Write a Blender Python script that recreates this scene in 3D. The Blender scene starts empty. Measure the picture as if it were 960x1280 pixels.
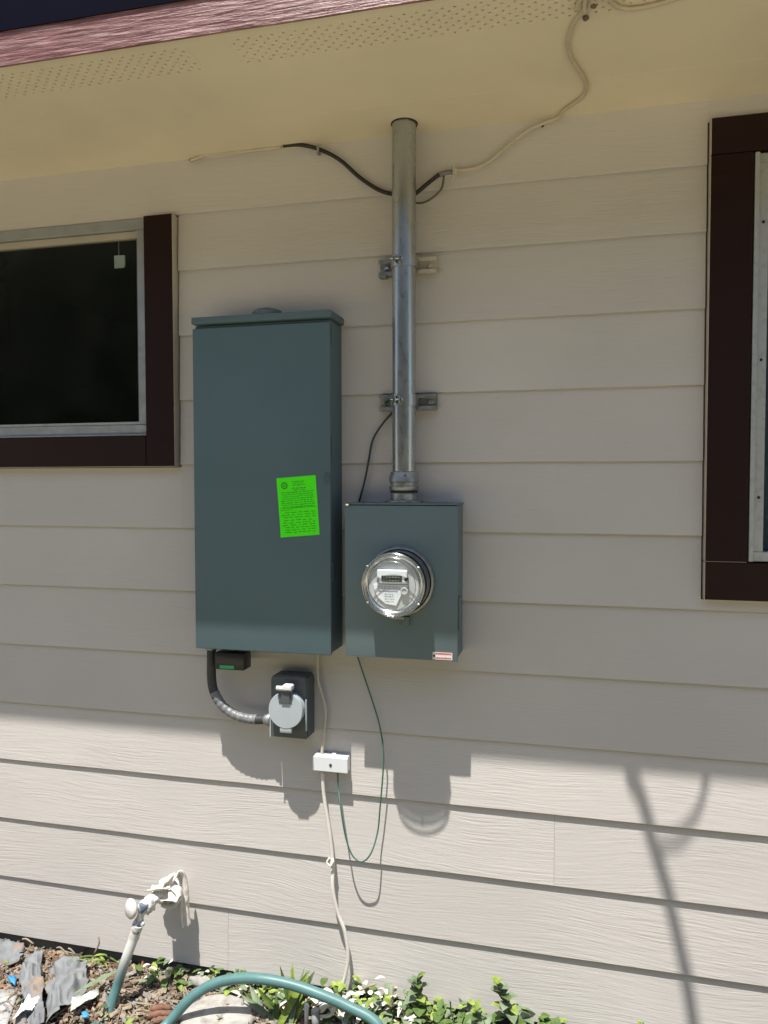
import bpy, bmesh, math, random
from mathutils import Vector, Matrix, noise
random.seed(7)
S = bpy.context.scene
COL = S.collection
R = math.radians

# ------------------------------------------------------------ camera, sky, sun, exposure
cd = bpy.data.cameras.new('camera')
cam = bpy.data.objects.new('camera', cd); COL.objects.link(cam)
cd.sensor_fit = 'HORIZONTAL'; cd.sensor_width = 36; cd.lens = 36.074
cd.clip_start = 0.02; cd.clip_end = 500
cr, cu, cf = ((0.969951, 0.243296, -0.001246), (-0.008195, 0.03779, 0.999252), (-0.243161, 0.969216, -0.038649))
cam.matrix_world = Matrix(((cr[0], cu[0], -cf[0], 0), (cr[1], cu[1], -cf[1], -1.9585), (cr[2], cu[2], -cf[2], -0.0464), (0, 0, 0, 1)))
S.camera = cam
SUN = Vector((0.165, 1.0, -2.93)).normalized()
w = bpy.data.worlds.new('World'); S.world = w; w.use_nodes = True
nt = w.node_tree; bg = nt.nodes['Background']; bg.inputs[1].default_value = 0.105
sky = nt.nodes.new('ShaderNodeTexSky'); sky.sky_type = 'NISHITA'; sky.sun_disc = False
sky.sun_elevation = math.asin(-SUN.z); sky.sun_rotation = math.atan2(-SUN.x, -SUN.y)
sky.air_density = 1.0; sky.dust_density = 1.2; sky.ozone_density = 1.0
nt.links.new(sky.outputs[0], bg.inputs[0])
ld = bpy.data.lights.new('sun', 'SUN'); ld.energy = 4.4; ld.angle = R(0.53); ld.color = (1.0, 0.955, 0.89)
sun = bpy.data.objects.new('sun', ld); COL.objects.link(sun)
sun.rotation_euler = SUN.to_track_quat('-Z', 'Y').to_euler(); sun.location = (0, -5, 8)
S.view_settings.view_transform = 'Standard'; S.view_settings.look = 'None'
S.view_settings.exposure = 0.84; S.view_settings.gamma = 1
S.cycles.max_bounces = 10; S.cycles.diffuse_bounces = 5

# ------------------------------------------------------------ materials
def mat(name, color=(.5, .5, .5), rough=.6, metal=0.0, spec=.5, var=0.0, vscale=8, bump=0.0, bscale=60, rvar=0.0,
        stretch=(1, 1, 1), color2=None, c2scale=5, c2lo=.45, c2hi=.6, bdist=.002, coat=0.0, emit=None, trans=0.0, detail=6):
    m = bpy.data.materials.new(name); m.use_nodes = True
    t = m.node_tree; N = t.nodes; L = t.links; b = N['Principled BSDF']
    b.inputs['Roughness'].default_value = rough; b.inputs['Metallic'].default_value = metal
    b.inputs['Specular IOR Level'].default_value = spec; b.inputs['Coat Weight'].default_value = coat
    b.inputs['Base Color'].default_value = (*color, 1)
    tc = N.new('ShaderNodeTexCoord'); mp = N.new('ShaderNodeMapping'); mp.inputs['Scale'].default_value = stretch
    geo = N.new('ShaderNodeNewGeometry')
    L.new(geo.outputs['Position'], mp.inputs['Vector'])
    def nz(scale, det=detail, ro=.55):
        n = N.new('ShaderNodeTexNoise'); n.inputs['Scale'].default_value = scale; n.inputs['Detail'].default_value = det
        n.inputs['Roughness'].default_value = ro; L.new(mp.outputs[0], n.inputs['Vector']); return n
    cur = None
    if color2:
        n = nz(c2scale); mr = N.new('ShaderNodeMapRange'); mr.inputs[1].default_value = c2lo; mr.inputs[2].default_value = c2hi
        L.new(n.outputs[0], mr.inputs[0]); mx = N.new('ShaderNodeMix'); mx.data_type = 'RGBA'
        mx.inputs['A'].default_value = (*color, 1); mx.inputs['B'].default_value = (*color2, 1)
        L.new(mr.outputs[0], mx.inputs['Factor']); cur = mx.outputs['Result']
    if var:
        n = nz(vscale); mr = N.new('ShaderNodeMapRange'); mr.inputs[1].default_value = .3; mr.inputs[2].default_value = .7
        mr.inputs[3].default_value = 1 - var; mr.inputs[4].default_value = 1 + var
        L.new(n.outputs[0], mr.inputs[0])
        vm = N.new('ShaderNodeVectorMath'); vm.operation = 'SCALE'; L.new(mr.outputs[0], vm.inputs['Scale'])
        if cur: L.new(cur, vm.inputs[0])
        else: vm.inputs[0].default_value = color
        cur = vm.outputs[0]
    if cur: L.new(cur, b.inputs['Base Color'])
    if rvar:
        n = nz(vscale * 2); mr = N.new('ShaderNodeMapRange'); mr.inputs[1].default_value = .3; mr.inputs[2].default_value = .7
        mr.inputs[3].default_value = max(0, rough - rvar); mr.inputs[4].default_value = rough + rvar
        L.new(n.outputs[0], mr.inputs[0]); L.new(mr.outputs[0], b.inputs['Roughness'])
    if bump:
        n = nz(bscale); bp = N.new('ShaderNodeBump'); bp.inputs['Strength'].default_value = bump; bp.inputs['Distance'].default_value = bdist
        L.new(n.outputs[0], bp.inputs['Height']); L.new(bp.outputs[0], b.inputs['Normal'])
    return m

def siding_material(name, color, bump=.55, scale=1.0):
    """fibre cement lap board paint with pressed cedar grain"""
    m = bpy.data.materials.new(name); m.use_nodes = True
    t = m.node_tree; N = t.nodes; L = t.links; b = N['Principled BSDF']
    b.inputs['Roughness'].default_value = .62; b.inputs['Specular IOR Level'].default_value = .35
    geo = N.new('ShaderNodeNewGeometry'); oi = N.new('ShaderNodeObjectInfo')
    off = N.new('ShaderNodeVectorMath'); off.operation = 'SCALE'; off.inputs[0].default_value = (3.1, 5.7, 9.3)
    L.new(oi.outputs['Random'], off.inputs['Scale'])
    add = N.new('ShaderNodeVectorMath'); add.operation = 'ADD'; L.new(geo.outputs['Position'], add.inputs[0]); L.new(off.outputs[0], add.inputs[1])
    def nz(sc, st, det, ro=.5, dist=0):
        mp = N.new('ShaderNodeMapping'); mp.inputs['Scale'].default_value = st; L.new(add.outputs[0], mp.inputs['Vector'])
        n = N.new('ShaderNodeTexNoise'); n.inputs['Scale'].default_value = sc; n.inputs['Detail'].default_value = det
        n.inputs['Roughness'].default_value = ro; n.inputs['Distortion'].default_value = dist; L.new(mp.outputs[0], n.inputs['Vector']); return n
    warp = nz(1.4, (1, 1, 1.5), 2)
    mpw = N.new('ShaderNodeVectorMath'); mpw.operation = 'SCALE'; mpw.inputs['Scale'].default_value = .12
    L.new(warp.outputs['Color'], mpw.inputs[0])
    a2 = N.new('ShaderNodeVectorMath'); a2.operation = 'ADD'; L.new(add.outputs[0], a2.inputs[0]); L.new(mpw.outputs[0], a2.inputs[1])
    mp = N.new('ShaderNodeMapping'); mp.inputs['Scale'].default_value = (11 * scale, 1, 190 * scale); L.new(a2.outputs[0], mp.inputs['Vector'])
    g = N.new('ShaderNodeTexNoise'); g.inputs['Scale'].default_value = 1.0; g.inputs['Detail'].default_value = 3.5; g.inputs['Roughness'].default_value = .6
    L.new(mp.outputs[0], g.inputs['Vector'])
    patch = nz(3.0, (1, 1, 2.5), 3)
    pr = N.new('ShaderNodeMapRange'); pr.inputs[1].default_value = .38; pr.inputs[2].default_value = .66; pr.inputs[3].default_value = .35; pr.inputs[4].default_value = 1.0
    L.new(patch.outputs[0], pr.inputs[0])
    gm = N.new('ShaderNodeMath'); gm.operation = 'MULTIPLY'; L.new(g.outputs[0], gm.inputs[0]); L.new(pr.outputs[0], gm.inputs[1])
    bp = N.new('ShaderNodeBump'); bp.inputs['Strength'].default_value = bump; bp.inputs['Distance'].default_value = .0022
    L.new(gm.outputs[0], bp.inputs['Height'])
    fine = nz(420, (1, 1, 1), 3); bp2 = N.new('ShaderNodeBump'); bp2.inputs['Strength'].default_value = .12; bp2.inputs['Distance'].default_value = .0006
    L.new(fine.outputs[0], bp2.inputs['Height']); L.new(bp.outputs[0], bp2.inputs['Normal']); L.new(bp2.outputs[0], b.inputs['Normal'])
    dirt = nz(2.2, (1, 1, 1), 5); dr = N.new('ShaderNodeMapRange'); dr.inputs[1].default_value = .3; dr.inputs[2].default_value = .7; dr.inputs[3].default_value = .95; dr.inputs[4].default_value = 1.04
    L.new(dirt.outputs[0], dr.inputs[0])
    sc = N.new('ShaderNodeVectorMath'); sc.operation = 'SCALE'; sc.inputs[0].default_value = color; L.new(dr.outputs[0], sc.inputs['Scale'])
    orr = N.new('ShaderNodeMapRange'); orr.inputs[3].default_value = .965; orr.inputs[4].default_value = 1.02; L.new(oi.outputs['Random'], orr.inputs[0])
    s2 = N.new('ShaderNodeVectorMath'); s2.operation = 'SCALE'; L.new(sc.outputs[0], s2.inputs[0]); L.new(orr.outputs[0], s2.inputs['Scale'])
    L.new(s2.outputs[0], b.inputs['Base Color'])
    return m

def glass_material(name, tint=(.95, .97, .96), ior=1.45, rough=.01, extra=0.0, dust=0.0):
    m = bpy.data.materials.new(name); m.use_nodes = True
    t = m.node_tree; N = t.nodes; L = t.links; N.remove(N['Principled BSDF'])
    tr = N.new('ShaderNodeBsdfTransparent'); tr.inputs[0].default_value = (*tint, 1)
    gl = N.new('ShaderNodeBsdfGlossy'); gl.inputs['Roughness'].default_value = rough
    # Schlick reflectance, the same from both sides of the thin shell
    lw = N.new('ShaderNodeLayerWeight'); lw.inputs['Blend'].default_value = .5
    pw = N.new('ShaderNodeMath'); pw.operation = 'POWER'; pw.inputs[1].default_value = 5; L.new(lw.outputs['Facing'], pw.inputs[0])
    r0 = ((ior - 1) / (ior + 1)) ** 2
    ad = N.new('ShaderNodeMath'); ad.operation = 'MULTIPLY_ADD'; ad.inputs[1].default_value = 1 - r0; ad.inputs[2].default_value = r0 + extra; ad.use_clamp = True
    L.new(pw.outputs[0], ad.inputs[0])
    mx = N.new('ShaderNodeMixShader'); L.new(ad.outputs[0], mx.inputs[0]); L.new(tr.outputs[0], mx.inputs[1]); L.new(gl.outputs[0], mx.inputs[2])
    if dust:
        df = N.new('ShaderNodeBsdfDiffuse'); df.inputs[0].default_value = (.5, .48, .44, 1)
        tc = N.new('ShaderNodeNewGeometry'); nz = N.new('ShaderNodeTexNoise'); nz.inputs['Scale'].default_value = 9; nz.inputs['Detail'].default_value = 8; nz.inputs['Roughness'].default_value = .7
        L.new(tc.outputs['Position'], nz.inputs['Vector']); mr = N.new('ShaderNodeMapRange'); mr.inputs[1].default_value = .35; mr.inputs[2].default_value = .75; mr.inputs[3].default_value = dust * .3; mr.inputs[4].default_value = dust * 1.6
        L.new(nz.outputs[0], mr.inputs[0]); m2 = N.new('ShaderNodeMixShader'); L.new(mr.outputs[0], m2.inputs[0]); L.new(mx.outputs[0], m2.inputs[1]); L.new(df.outputs[0], m2.inputs[2]); mx = m2
    L.new(mx.outputs[0], N['Material Output'].inputs[0])
    return m

def hose_material():
    m = mat('hose_vinyl', (.080, .178, .175), rough=.45, var=.12, vscale=40, bump=.15, bscale=300, bdist=.0008)
    t = m.node_tree; N = t.nodes; L = t.links; b = N['Principled BSDF']
    geo = N.new('ShaderNodeNewGeometry'); sx = N.new('ShaderNodeSeparateXYZ'); L.new(geo.outputs['Position'], sx.inputs[0])
    mr = N.new('ShaderNodeMapRange'); mr.inputs[1].default_value = -1.40; mr.inputs[2].default_value = -1.31
    L.new(sx.outputs['Z'], mr.inputs[0])
    mr2 = N.new('ShaderNodeMapRange'); mr2.inputs[1].default_value = -1.14; mr2.inputs[2].default_value = -1.08   # only the length by the tap is bleached
    mr2.inputs[3].default_value = 1; mr2.inputs[4].default_value = 0
    L.new(sx.outputs['X'], mr2.inputs[0])
    mu = N.new('ShaderNodeMath'); mu.operation = 'MULTIPLY'; L.new(mr.outputs[0], mu.inputs[0]); L.new(mr2.outputs[0], mu.inputs[1])
    src = b.inputs['Base Color'].links[0].from_socket
    mx = N.new('ShaderNodeMix'); mx.data_type = 'RGBA'; L.new(mu.outputs[0], mx.inputs['Factor']); L.new(src, mx.inputs['A'])
    mx.inputs['B'].default_value = (.55, .56, .52, 1); L.new(mx.outputs['Result'], b.inputs['Base Color'])
    return m

M = {}
M['siding'] = siding_material('siding_paint', (.530, .503, .474), bump=.66)
M['soffit'] = mat('soffit_paint', (.74, .655, .495), rough=.6, var=.07, vscale=3, bump=.10, bscale=300, bdist=.0006)
M['edge'] = mat('beige_edge_paint', (.46, .41, .34), rough=.6, var=.06, vscale=20)
M['fascia'] = mat('weathered_red_fascia_sheen', (.165, .064, .058), rough=.40, spec=.55, color2=(.33, .195, .185), c2scale=1.0, c2lo=.45, c2hi=.75, var=.3, vscale=1.4, bump=1.0, bscale=1.6, stretch=(9, 90, 110), bdist=.004, detail=5)  # pale streaks put glossy sheen into the colour of the weathered paint
M['drip'] = mat('navy_metal', (.0025, .003, .010), rough=.85, spec=.05, var=.1)
M['shingle'] = mat('asphalt_shingle', (.06, .055, .055), rough=.9, var=.35, vscale=60, bump=.6, bscale=200)
M['trim'] = mat('dark_brown_trim_paint', (.016, .0052, .0042), rough=.55, spec=.2, var=.12, vscale=12, bump=.35, bscale=5, stretch=(1, 1, 30), bdist=.001)
M['trim_h'] = mat('dark_brown_trim_paint_flat', (.018, .0065, .0052), rough=.55, spec=.2, var=.12, vscale=12, bump=.35, bscale=4, stretch=(6, 1, 60), bdist=.001)
M['alu'] = mat('window_aluminium', (.40, .42, .44), rough=.42, metal=.65, var=.1, vscale=25, rvar=.1)
M['alu_w'] = mat('weathered_aluminium', (.42, .44, .44), rough=.45, metal=.4, color2=(.30, .31, .31), c2scale=60, c2lo=.5, c2hi=.8, bump=.2, bscale=120)
M['sash'] = mat('beige_sash_paint', (.42, .38, .30), rough=.6, var=.08)
M['glass'] = glass_material('window_glass', (.80, .84, .84), dust=.010)
M['screen'] = mat('insect_screen_mesh', (.075, .095, .12), rough=.7)
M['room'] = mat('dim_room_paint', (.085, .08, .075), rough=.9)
M['concrete'] = mat('foundation_concrete', (.20, .19, .17), rough=.9, var=.2, vscale=12, bump=.5, bscale=60)
M['sheath'] = mat('wall_sheathing', (.2, .19, .17), rough=.9)
M['panel'] = mat('grey_green_powder_coat', (.098, .148, .166), rough=.5, spec=.16, var=.08, vscale=3, rvar=.06, bump=.06, bscale=350, bdist=.0004)
M['can'] = mat('grey_powder_coat', (.132, .180, .188), rough=.5, spec=.18, var=.08, vscale=5, rvar=.06, bump=.06, bscale=350, bdist=.0004)
M['darkgap'] = mat('dark_rubber', (.012, .012, .012), rough=.7)
M['galv'] = mat('galvanised_steel', (.42, .44, .45), rough=.30, metal=.85, var=.07, vscale=30, rvar=.05, stretch=(1, 1, .35), color2=(.34, .36, .36), c2scale=10, c2lo=.5, c2hi=.8)
M['galv_dull'] = mat('dull_zinc', (.30, .31, .31), rough=.45, metal=.75, var=.25, vscale=60, rvar=.1)
M['beige_metal'] = mat('overpainted_steel', (.48, .43, .35), rough=.55, var=.1, vscale=60)
M['steel'] = mat('bright_steel', (.62, .63, .63), rough=.22, metal=1.0, rvar=.08)
M['mglass'] = glass_material('meter_glass', (.93, .95, .95), ior=1.5, rough=.03, extra=.02)
M['mside'] = glass_material('refraction_tint_glass', (.58, .60, .59), ior=1.5, rough=.05, extra=.05)  # grey tint stands in for refraction, darkening the meter's cast shadow
M['mwhite'] = mat('meter_plate', (.78, .80, .82), rough=.45, var=.05, vscale=40)
M['mgrey'] = mat('meter_body_plastic', (.50, .52, .52), rough=.4, var=.1, vscale=30)
M['mbody'] = mat('meter_body_metal', (.55, .56, .57), rough=.35, metal=.5)
M['lcd'] = mat('display_glass', (.075, .085, .06), rough=.2)
M['ink'] = mat('black_ink', (.03, .03, .03), rough=.7)
M['paleink'] = mat('pale_ink', (.33, .34, .36), rough=.7)
M['sticker'] = mat('fluorescent_green_paper', (.085, .95, .012), rough=.7, spec=.2, var=.03)
M['stickink'] = mat('faded_print', (.02, .30, .012), rough=.8)
M['redink'] = mat('red_ink', (.55, .06, .06), rough=.6)
M['labelwhite'] = mat('label_paper', (.62, .64, .62), rough=.5)
M['black'] = mat('black_plastic', (.014, .015, .016), rough=.35)
M['greenled'] = mat('green_label', (.01, .34, .12), rough=.4)
M['flex'] = mat('grey_flex_conduit', (.035, .037, .040), rough=.55, var=.2, vscale=60)
M['tape'] = mat('grey_tape', (.17, .175, .18), rough=.42, var=.25, vscale=50, bump=.6, bscale=40, stretch=(1, 1, 1))
M['liteplastic'] = mat('pale_grey_plastic', (.36, .40, .42), rough=.42, var=.04)
M['boxgrey'] = mat('slate_grey_plastic', (.070, .084, .092), rough=.5, var=.06)
M['whiteplastic'] = mat('white_plastic', (.66, .68, .70), rough=.4, var=.03)
M['beigecable'] = mat('beige_cable_jacket', (.52, .47, .38), rough=.5, var=.08, vscale=30)
M['whitecable'] = mat('white_cable_jacket', (.66, .62, .56), rough=.5, var=.08, vscale=30)
M['soffcable'] = mat('overpainted_cable_jacket', (.50, .44, .33), rough=.55, var=.08, vscale=30)
M['blackcable'] = mat('black_cable_jacket', (.012, .011, .010), rough=.5)
M['greenwire'] = mat('green_wire_insulation', (.035, .125, .09), rough=.5, var=.1, vscale=30)
M['darkwire'] = mat('dark_green_wire_insulation', (.03, .045, .042), rough=.5)
M['olivewire'] = mat('olive_wire_insulation', (.11, .095, .05), rough=.5)
M['rag'] = mat('white_rag_cloth', (.66, .62, .55), rough=.85, var=.12, vscale=30, bump=.5, bscale=120)
M['paintmetal'] = mat('overpainted_brass', (.60, .58, .54), rough=.6, var=.15, vscale=50, color2=(.16, .18, .21), c2scale=34, c2lo=.56, c2hi=.64)
M['bluemetal'] = mat('blue_grey_fitting', (.56, .55, .52), rough=.6, color2=(.10, .14, .20), c2scale=38, c2lo=.5, c2hi=.56)
M['hose'] = hose_material()
M['soil'] = mat('soil_and_dry_grass', (.08, .058, .038), rough=.95, color2=(.20, .16, .10), c2scale=22, c2lo=.42, c2hi=.62, var=.3, vscale=80, bump=1.0, bscale=90, bdist=.01)
M['turf'] = mat('unseen_dark_turf', (.115, .125, .070), rough=.95, color2=(.17, .155, .10), c2scale=14, c2lo=.42, c2hi=.62, var=.3, vscale=60, bump=.8, bscale=80, bdist=.01)  # unseen near strip, added dark to cut bounce on the lower wall
M['yard'] = mat('unseen_bounce_ground', (.58, .50, .35), rough=.95, color2=(.48, .42, .28), c2scale=3, c2lo=.42, c2hi=.62, var=.2, vscale=30, bump=.6, bscale=40, bdist=.01)  # unseen far ground, added pale to bounce light onto soffit and upper wall
M['stone'] = mat('pale_concrete_stone', (.34, .33, .30), rough=.9, var=.22, vscale=25, bump=.6, bscale=120, bdist=.003, color2=(.22, .21, .19), c2scale=26, c2lo=.48, c2hi=.68)
M['slab'] = mat('weathered_grey_slab', (.30, .31, .31), rough=.8, var=.18, vscale=14, bump=.5, bscale=90)
M['fabric'] = mat('grey_weed_fabric', (.17, .18, .185), rough=.75, var=.25, vscale=16, bump=.6, bscale=110, color2=(.22, .15, .10), c2scale=9, c2lo=.54, c2hi=.68)
M['paper'] = mat('white_scrap', (.72, .72, .70), rough=.7, var=.08, vscale=30)
M['newspaper'] = mat('printed_scrap', (.60, .61, .56), rough=.75, color2=(.33, .35, .30), c2scale=1, c2lo=.48, c2hi=.53, stretch=(14, 160, 160))
M['blue'] = mat('blue_scrap', (.04, .25, .62), rough=.5)
M['bark'] = mat('red_brown_bark', (.17, .085, .055), rough=.9, var=.35, vscale=50, bump=.8, bscale=120)
M['pvc'] = mat('white_pvc', (.66, .66, .62), rough=.4, var=.08)
M['greypipe'] = mat('grey_post_plastic', (.25, .25, .24), rough=.5, var=.15)
M['leaf_a'] = mat('fresh_leaf', (.19, .26, .05), rough=.6, spec=.3, var=.4, vscale=60)
M['leaf_b'] = mat('deep_leaf', (.075, .125, .03), rough=.65, spec=.3, var=.4, vscale=60)
M['leaf_c'] = mat('grey_green_leaf', (.14, .19, .11), rough=.6, var=.2, vscale=60)
M['backdrop'] = mat('backdrop_foliage', (.035, .055, .02), rough=.9, color2=(.012, .02, .008), c2scale=9, c2lo=.45, c2hi=.6, bump=1.0, bscale=12, bdist=.08)
M['stem'] = mat('plant_stem', (.14, .16, .06), rough=.7)
M['petal'] = mat('bleached_dry_leaf', (.60, .56, .48), rough=.8, var=.2, vscale=60)
M['twig'] = mat('dry_twig', (.27, .22, .155), rough=.9, var=.3, vscale=60)
M['chipbrown'] = mat('brown_chip', (.13, .088, .06), rough=.9, var=.4, vscale=60)
M['chipgrey'] = mat('grey_chip', (.21, .195, .175), rough=.9, var=.3, vscale=60)
M['chiporange'] = mat('orange_dead_leaf', (.24, .12, .06), rough=.8, var=.3, vscale=60)

# ------------------------------------------------------------ object helpers
WO = {}            # world origin of each object
def setp(o, label=None, cat=None, group=None, kind=None):
    if label: o['label'] = label
    if cat: o['category'] = cat
    if group: o['group'] = group
    if kind: o['kind'] = kind
    return o
def empty(name, loc, label=None, cat=None, group=None, parent=None):
    o = bpy.data.objects.new(name, None); COL.objects.link(o)
    o.empty_display_size = .05
    loc = Vector(loc); WO[o] = loc
    if parent: o.parent = parent; o.location = loc - WO[parent]
    else: o.location = loc
    return setp(o, label, cat, group)
def mk(name, bm, mats, parent=None, smooth=False, label=None, cat=None, group=None, kind=None, base=False):
    if not isinstance(mats, (list, tuple)): mats = [mats]
    co = [v.co for v in bm.verts]
    lo = Vector([min(c[i] for c in co) for i in range(3)]); hi = Vector([max(c[i] for c in co) for i in range(3)])
    org = (lo + hi) / 2
    if base: org.z = lo.z
    bmesh.ops.translate(bm, verts=bm.verts, vec=-org)
    me = bpy.data.meshes.new(name); bm.to_mesh(me); bm.free()
    for m in mats: me.materials.append(M[m] if isinstance(m, str) else m)
    if smooth is True: me.polygons.foreach_set('use_smooth', [True] * len(me.polygons))
    elif smooth: me.shade_smooth(); me.set_sharp_from_angle(angle=R(smooth))
    o = bpy.data.objects.new(name, me); COL.objects.link(o); WO[o] = org
    if parent: o.parent = parent; o.location = org - WO[parent]
    else: o.location = org
    return setp(o, label, cat, group, kind)
def fin(bm, mi):
    for f in bm.faces:
        if not f.tag: f.material_index = mi; f.tag = True
def box(bm, x0, x1, y0, y1, z0, z1, bev=0.0, seg=2, mi=0):
    t = bmesh.new()
    bmesh.ops.create_cube(t, size=1)
    for v in t.verts:
        v.co = Vector(((x0 + x1) / 2 + v.co.x * (x1 - x0), (y0 + y1) / 2 + v.co.y * (y1 - y0), (z0 + z1) / 2 + v.co.z * (z1 - z0)))
    if bev: bmesh.ops.bevel(t, geom=t.edges[:], offset=bev, segments=seg, affect='EDGES', profile=.5)
    merge(bm, t, mi)
def merge(bm, t, mi=0, mtx=None):
    if mtx is not None: bmesh.ops.transform(t, matrix=mtx, verts=t.verts)
    mp = {v: bm.verts.new(v.co) for v in t.verts}
    for f in t.faces:
        try: nf = bm.faces.new([mp[v] for v in f.verts]); nf.material_index = mi if mi is not None else f.material_index; nf.smooth = f.smooth
        except ValueError: pass
    t.free()
def bx(*a, **k):
    bm = bmesh.new(); box(bm, *a, **k); return bm
def smoothpts(pts, sub=6):
    P = [Vector(p) for p in pts]
    if len(P) < 3: return P
    out = []
    for i in range(len(P) - 1):
        a = P[i - 1] if i else P[0] * 2 - P[1]; b, c = P[i], P[i + 1]
        d = P[i + 2] if i + 2 < len(P) else P[-1] * 2 - P[-2]
        for k in range(sub):
            t = k / sub
            out.append(.5 * ((2 * b) + (c - a) * t + (2 * a - 5 * b + 4 * c - d) * t * t + (3 * b - a - 3 * c + d) * t ** 3))
    out.append(P[-1]); return out
def tube(bm, pts, r, n=10, sub=6, cap=True, mi=0, rf=None):
    P = smoothpts(pts, sub) if sub > 1 else [Vector(p) for p in pts]
    T = []
    for i in range(len(P)):
        d = (P[min(i + 1, len(P) - 1)] - P[max(i - 1, 0)]); T.append(d.normalized() if d.length > 1e-9 else Vector((0, 0, 1)))
    up = Vector((0, 0, 1)) if abs(T[0].z) < .9 else Vector((1, 0, 0))
    u = (up - T[0] * up.dot(T[0])).normalized(); rings = []
    for i, p in enumerate(P):
        u = (u - T[i] * u.dot(T[i])); u = u.normalized() if u.length > 1e-6 else Vector((1, 0, 0)); v = T[i].cross(u)
        rr = rf(i / (len(P) - 1)) if rf else r
        rings.append([bm.verts.new(p + (u * math.cos(a) + v * math.sin(a)) * rr) for a in [2 * math.pi * k / n for k in range(n)]])
    for i in range(len(P) - 1):
        for k in range(n):
            f = bm.faces.new((rings[i][k], rings[i][(k + 1) % n], rings[i + 1][(k + 1) % n], rings[i + 1][k])); f.material_index = mi; f.smooth = True
    if cap:
        for ring in (rings[0][::-1], rings[-1]):
            f = bm.faces.new(ring); f.material_index = mi
    return bm
def tb(pts, r, **k): return tube(bmesh.new(), pts, r, **k)
def lathe(bm, prof, origin, axis, n=48, mi=0, capa=False, capb=False):
    """prof: (distance along axis, radius)"""
    ax = Vector(axis).normalized(); up = Vector((0, 0, 1)) if abs(ax.z) < .9 else Vector((1, 0, 0))
    u = (up - ax * up.dot(ax)).normalized(); v = ax.cross(u); o = Vector(origin); rings = []
    for (h, r) in prof:
        rings.append([bm.verts.new(o + ax * h + (u * math.cos(2 * math.pi * k / n) + v * math.sin(2 * math.pi * k / n)) * r) for k in range(n)])
    for i in range(len(prof) - 1):
        for k in range(n):
            f = bm.faces.new((rings[i][k], rings[i][(k + 1) % n], rings[i + 1][(k + 1) % n], rings[i + 1][k])); f.material_index = mi
    if capa: bm.faces.new(rings[0][::-1]).material_index = mi
    if capb: bm.faces.new(rings[-1]).material_index = mi
    return bm
def lt(*a, **k): return lathe(bmesh.new(), *a, **k)
def extr(poly, y0, y1, bev=0):
    """polygon in XZ extruded from y0 (back) to y1 (front)"""
    bm = bmesh.new()
    a = [bm.verts.new((x, y0, z)) for x, z in poly]; b = [bm.verts.new((x, y1, z)) for x, z in poly]
    bm.faces.new(a); bm.faces.new(b[::-1]); n = len(poly)
    for i in range(n): bm.faces.new((a[i], b[i], b[(i + 1) % n], a[(i + 1) % n]))
    bmesh.ops.recalc_face_normals(bm, faces=bm.faces)
    if bev: bmesh.ops.bevel(bm, geom=bm.edges[:], offset=bev, segments=2, affect='EDGES')
    return bm
def lump(bm, c, r, sq=(1, 1, 1), amp=.25, freq=40, sub=3, mi=0, seed=0):
    t = bmesh.new(); bmesh.ops.create_icosphere(t, subdivisions=sub, radius=1)
    for v in t.verts:
        d = v.co.normalized(); k = 1 + amp * noise.noise(d * freq * r * 2 + Vector((seed, seed * 2, 0))) + amp * .5 * noise.noise(d * freq * r * 5 + Vector((0, seed, 3)))
        v.co = Vector((d.x * sq[0], d.y * sq[1], d.z * sq[2])) * r * k + Vector(c)
    for f in t.faces: f.smooth = True
    merge(bm, t, mi)

# ------------------------------------------------------------ ground
def ground():
    bm = bmesh.new()
    def axis(lo, hi, a, b, st):
        v = []; x = a
        while x < b: v.append(x); x += st
        v.append(b); g = st * 2; x = a
        left = []
        while x > lo: x -= g; left.append(max(x, lo)); g *= 1.7
        g = st * 2; x = b; right = []
        while x < hi: x += g; right.append(min(x, hi)); g *= 1.7
        return left[::-1] + v + right
    xs = axis(-120, 120, -2.4, .6, .03); ys = axis(-120, 120, -.7, .1, .03)
    G = []
    for y in ys:
        row = []
        for x in xs:
            z = -1.475
            near = max(0, 1 - max(0, (abs(x + .9) - 1.6)) / 1.5) * max(0, 1 - max(0, -y - .6) / .8)
            z += .012 * near * noise.noise(Vector((x * 9, y * 9, 0))) + .006 * near * noise.noise(Vector((x * 30, y * 30, 2)))
            z -= .05 * min(1, max(0, -y - .5))
            row.append(bm.verts.new((x, y, z)))
        G.append(row)
    for j in range(len(ys) - 1):
        for i in range(len(xs) - 1):
            f = bm.faces.new((G[j][i], G[j][i + 1], G[j + 1][i + 1], G[j + 1][i])); f.smooth = True
            cy = (ys[j] + ys[j + 1]) / 2
            f.material_index = 0 if cy > -.75 else 2 if cy > -2.6 else 1
    mk('ground', bm, ['soil', 'yard', 'turf'], kind='structure')
ground()

# ------------------------------------------------------------ hedge of dark foliage, added unseen to darken the window reflections
rr = random.Random(77)
hd = empty('backdrop', (0, -11, -1.53), 'tall dark green hedge added out of view to darken window reflections', 'backdrop')
bm = bmesh.new()
for i in range(26):
    lump(bm, (-16 + i * 1.3 + rr.uniform(-.3, .3), -11 + rr.uniform(-.5, .5), 1.2 + rr.uniform(-.3, .3)), rr.uniform(1.9, 2.3), (.8, .7, rr.uniform(1.7, 2.0)), .25, .8, 3, seed=i)
mk('foliage', bm, 'backdrop', hd)
for i in range(14): mk('trunk', tb([(-15 + i * 2.4, -11, -1.53), (-15 + i * 2.4 + .1, -11.1, .2)], .06, n=7, sub=1), 'chipbrown', hd)

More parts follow.
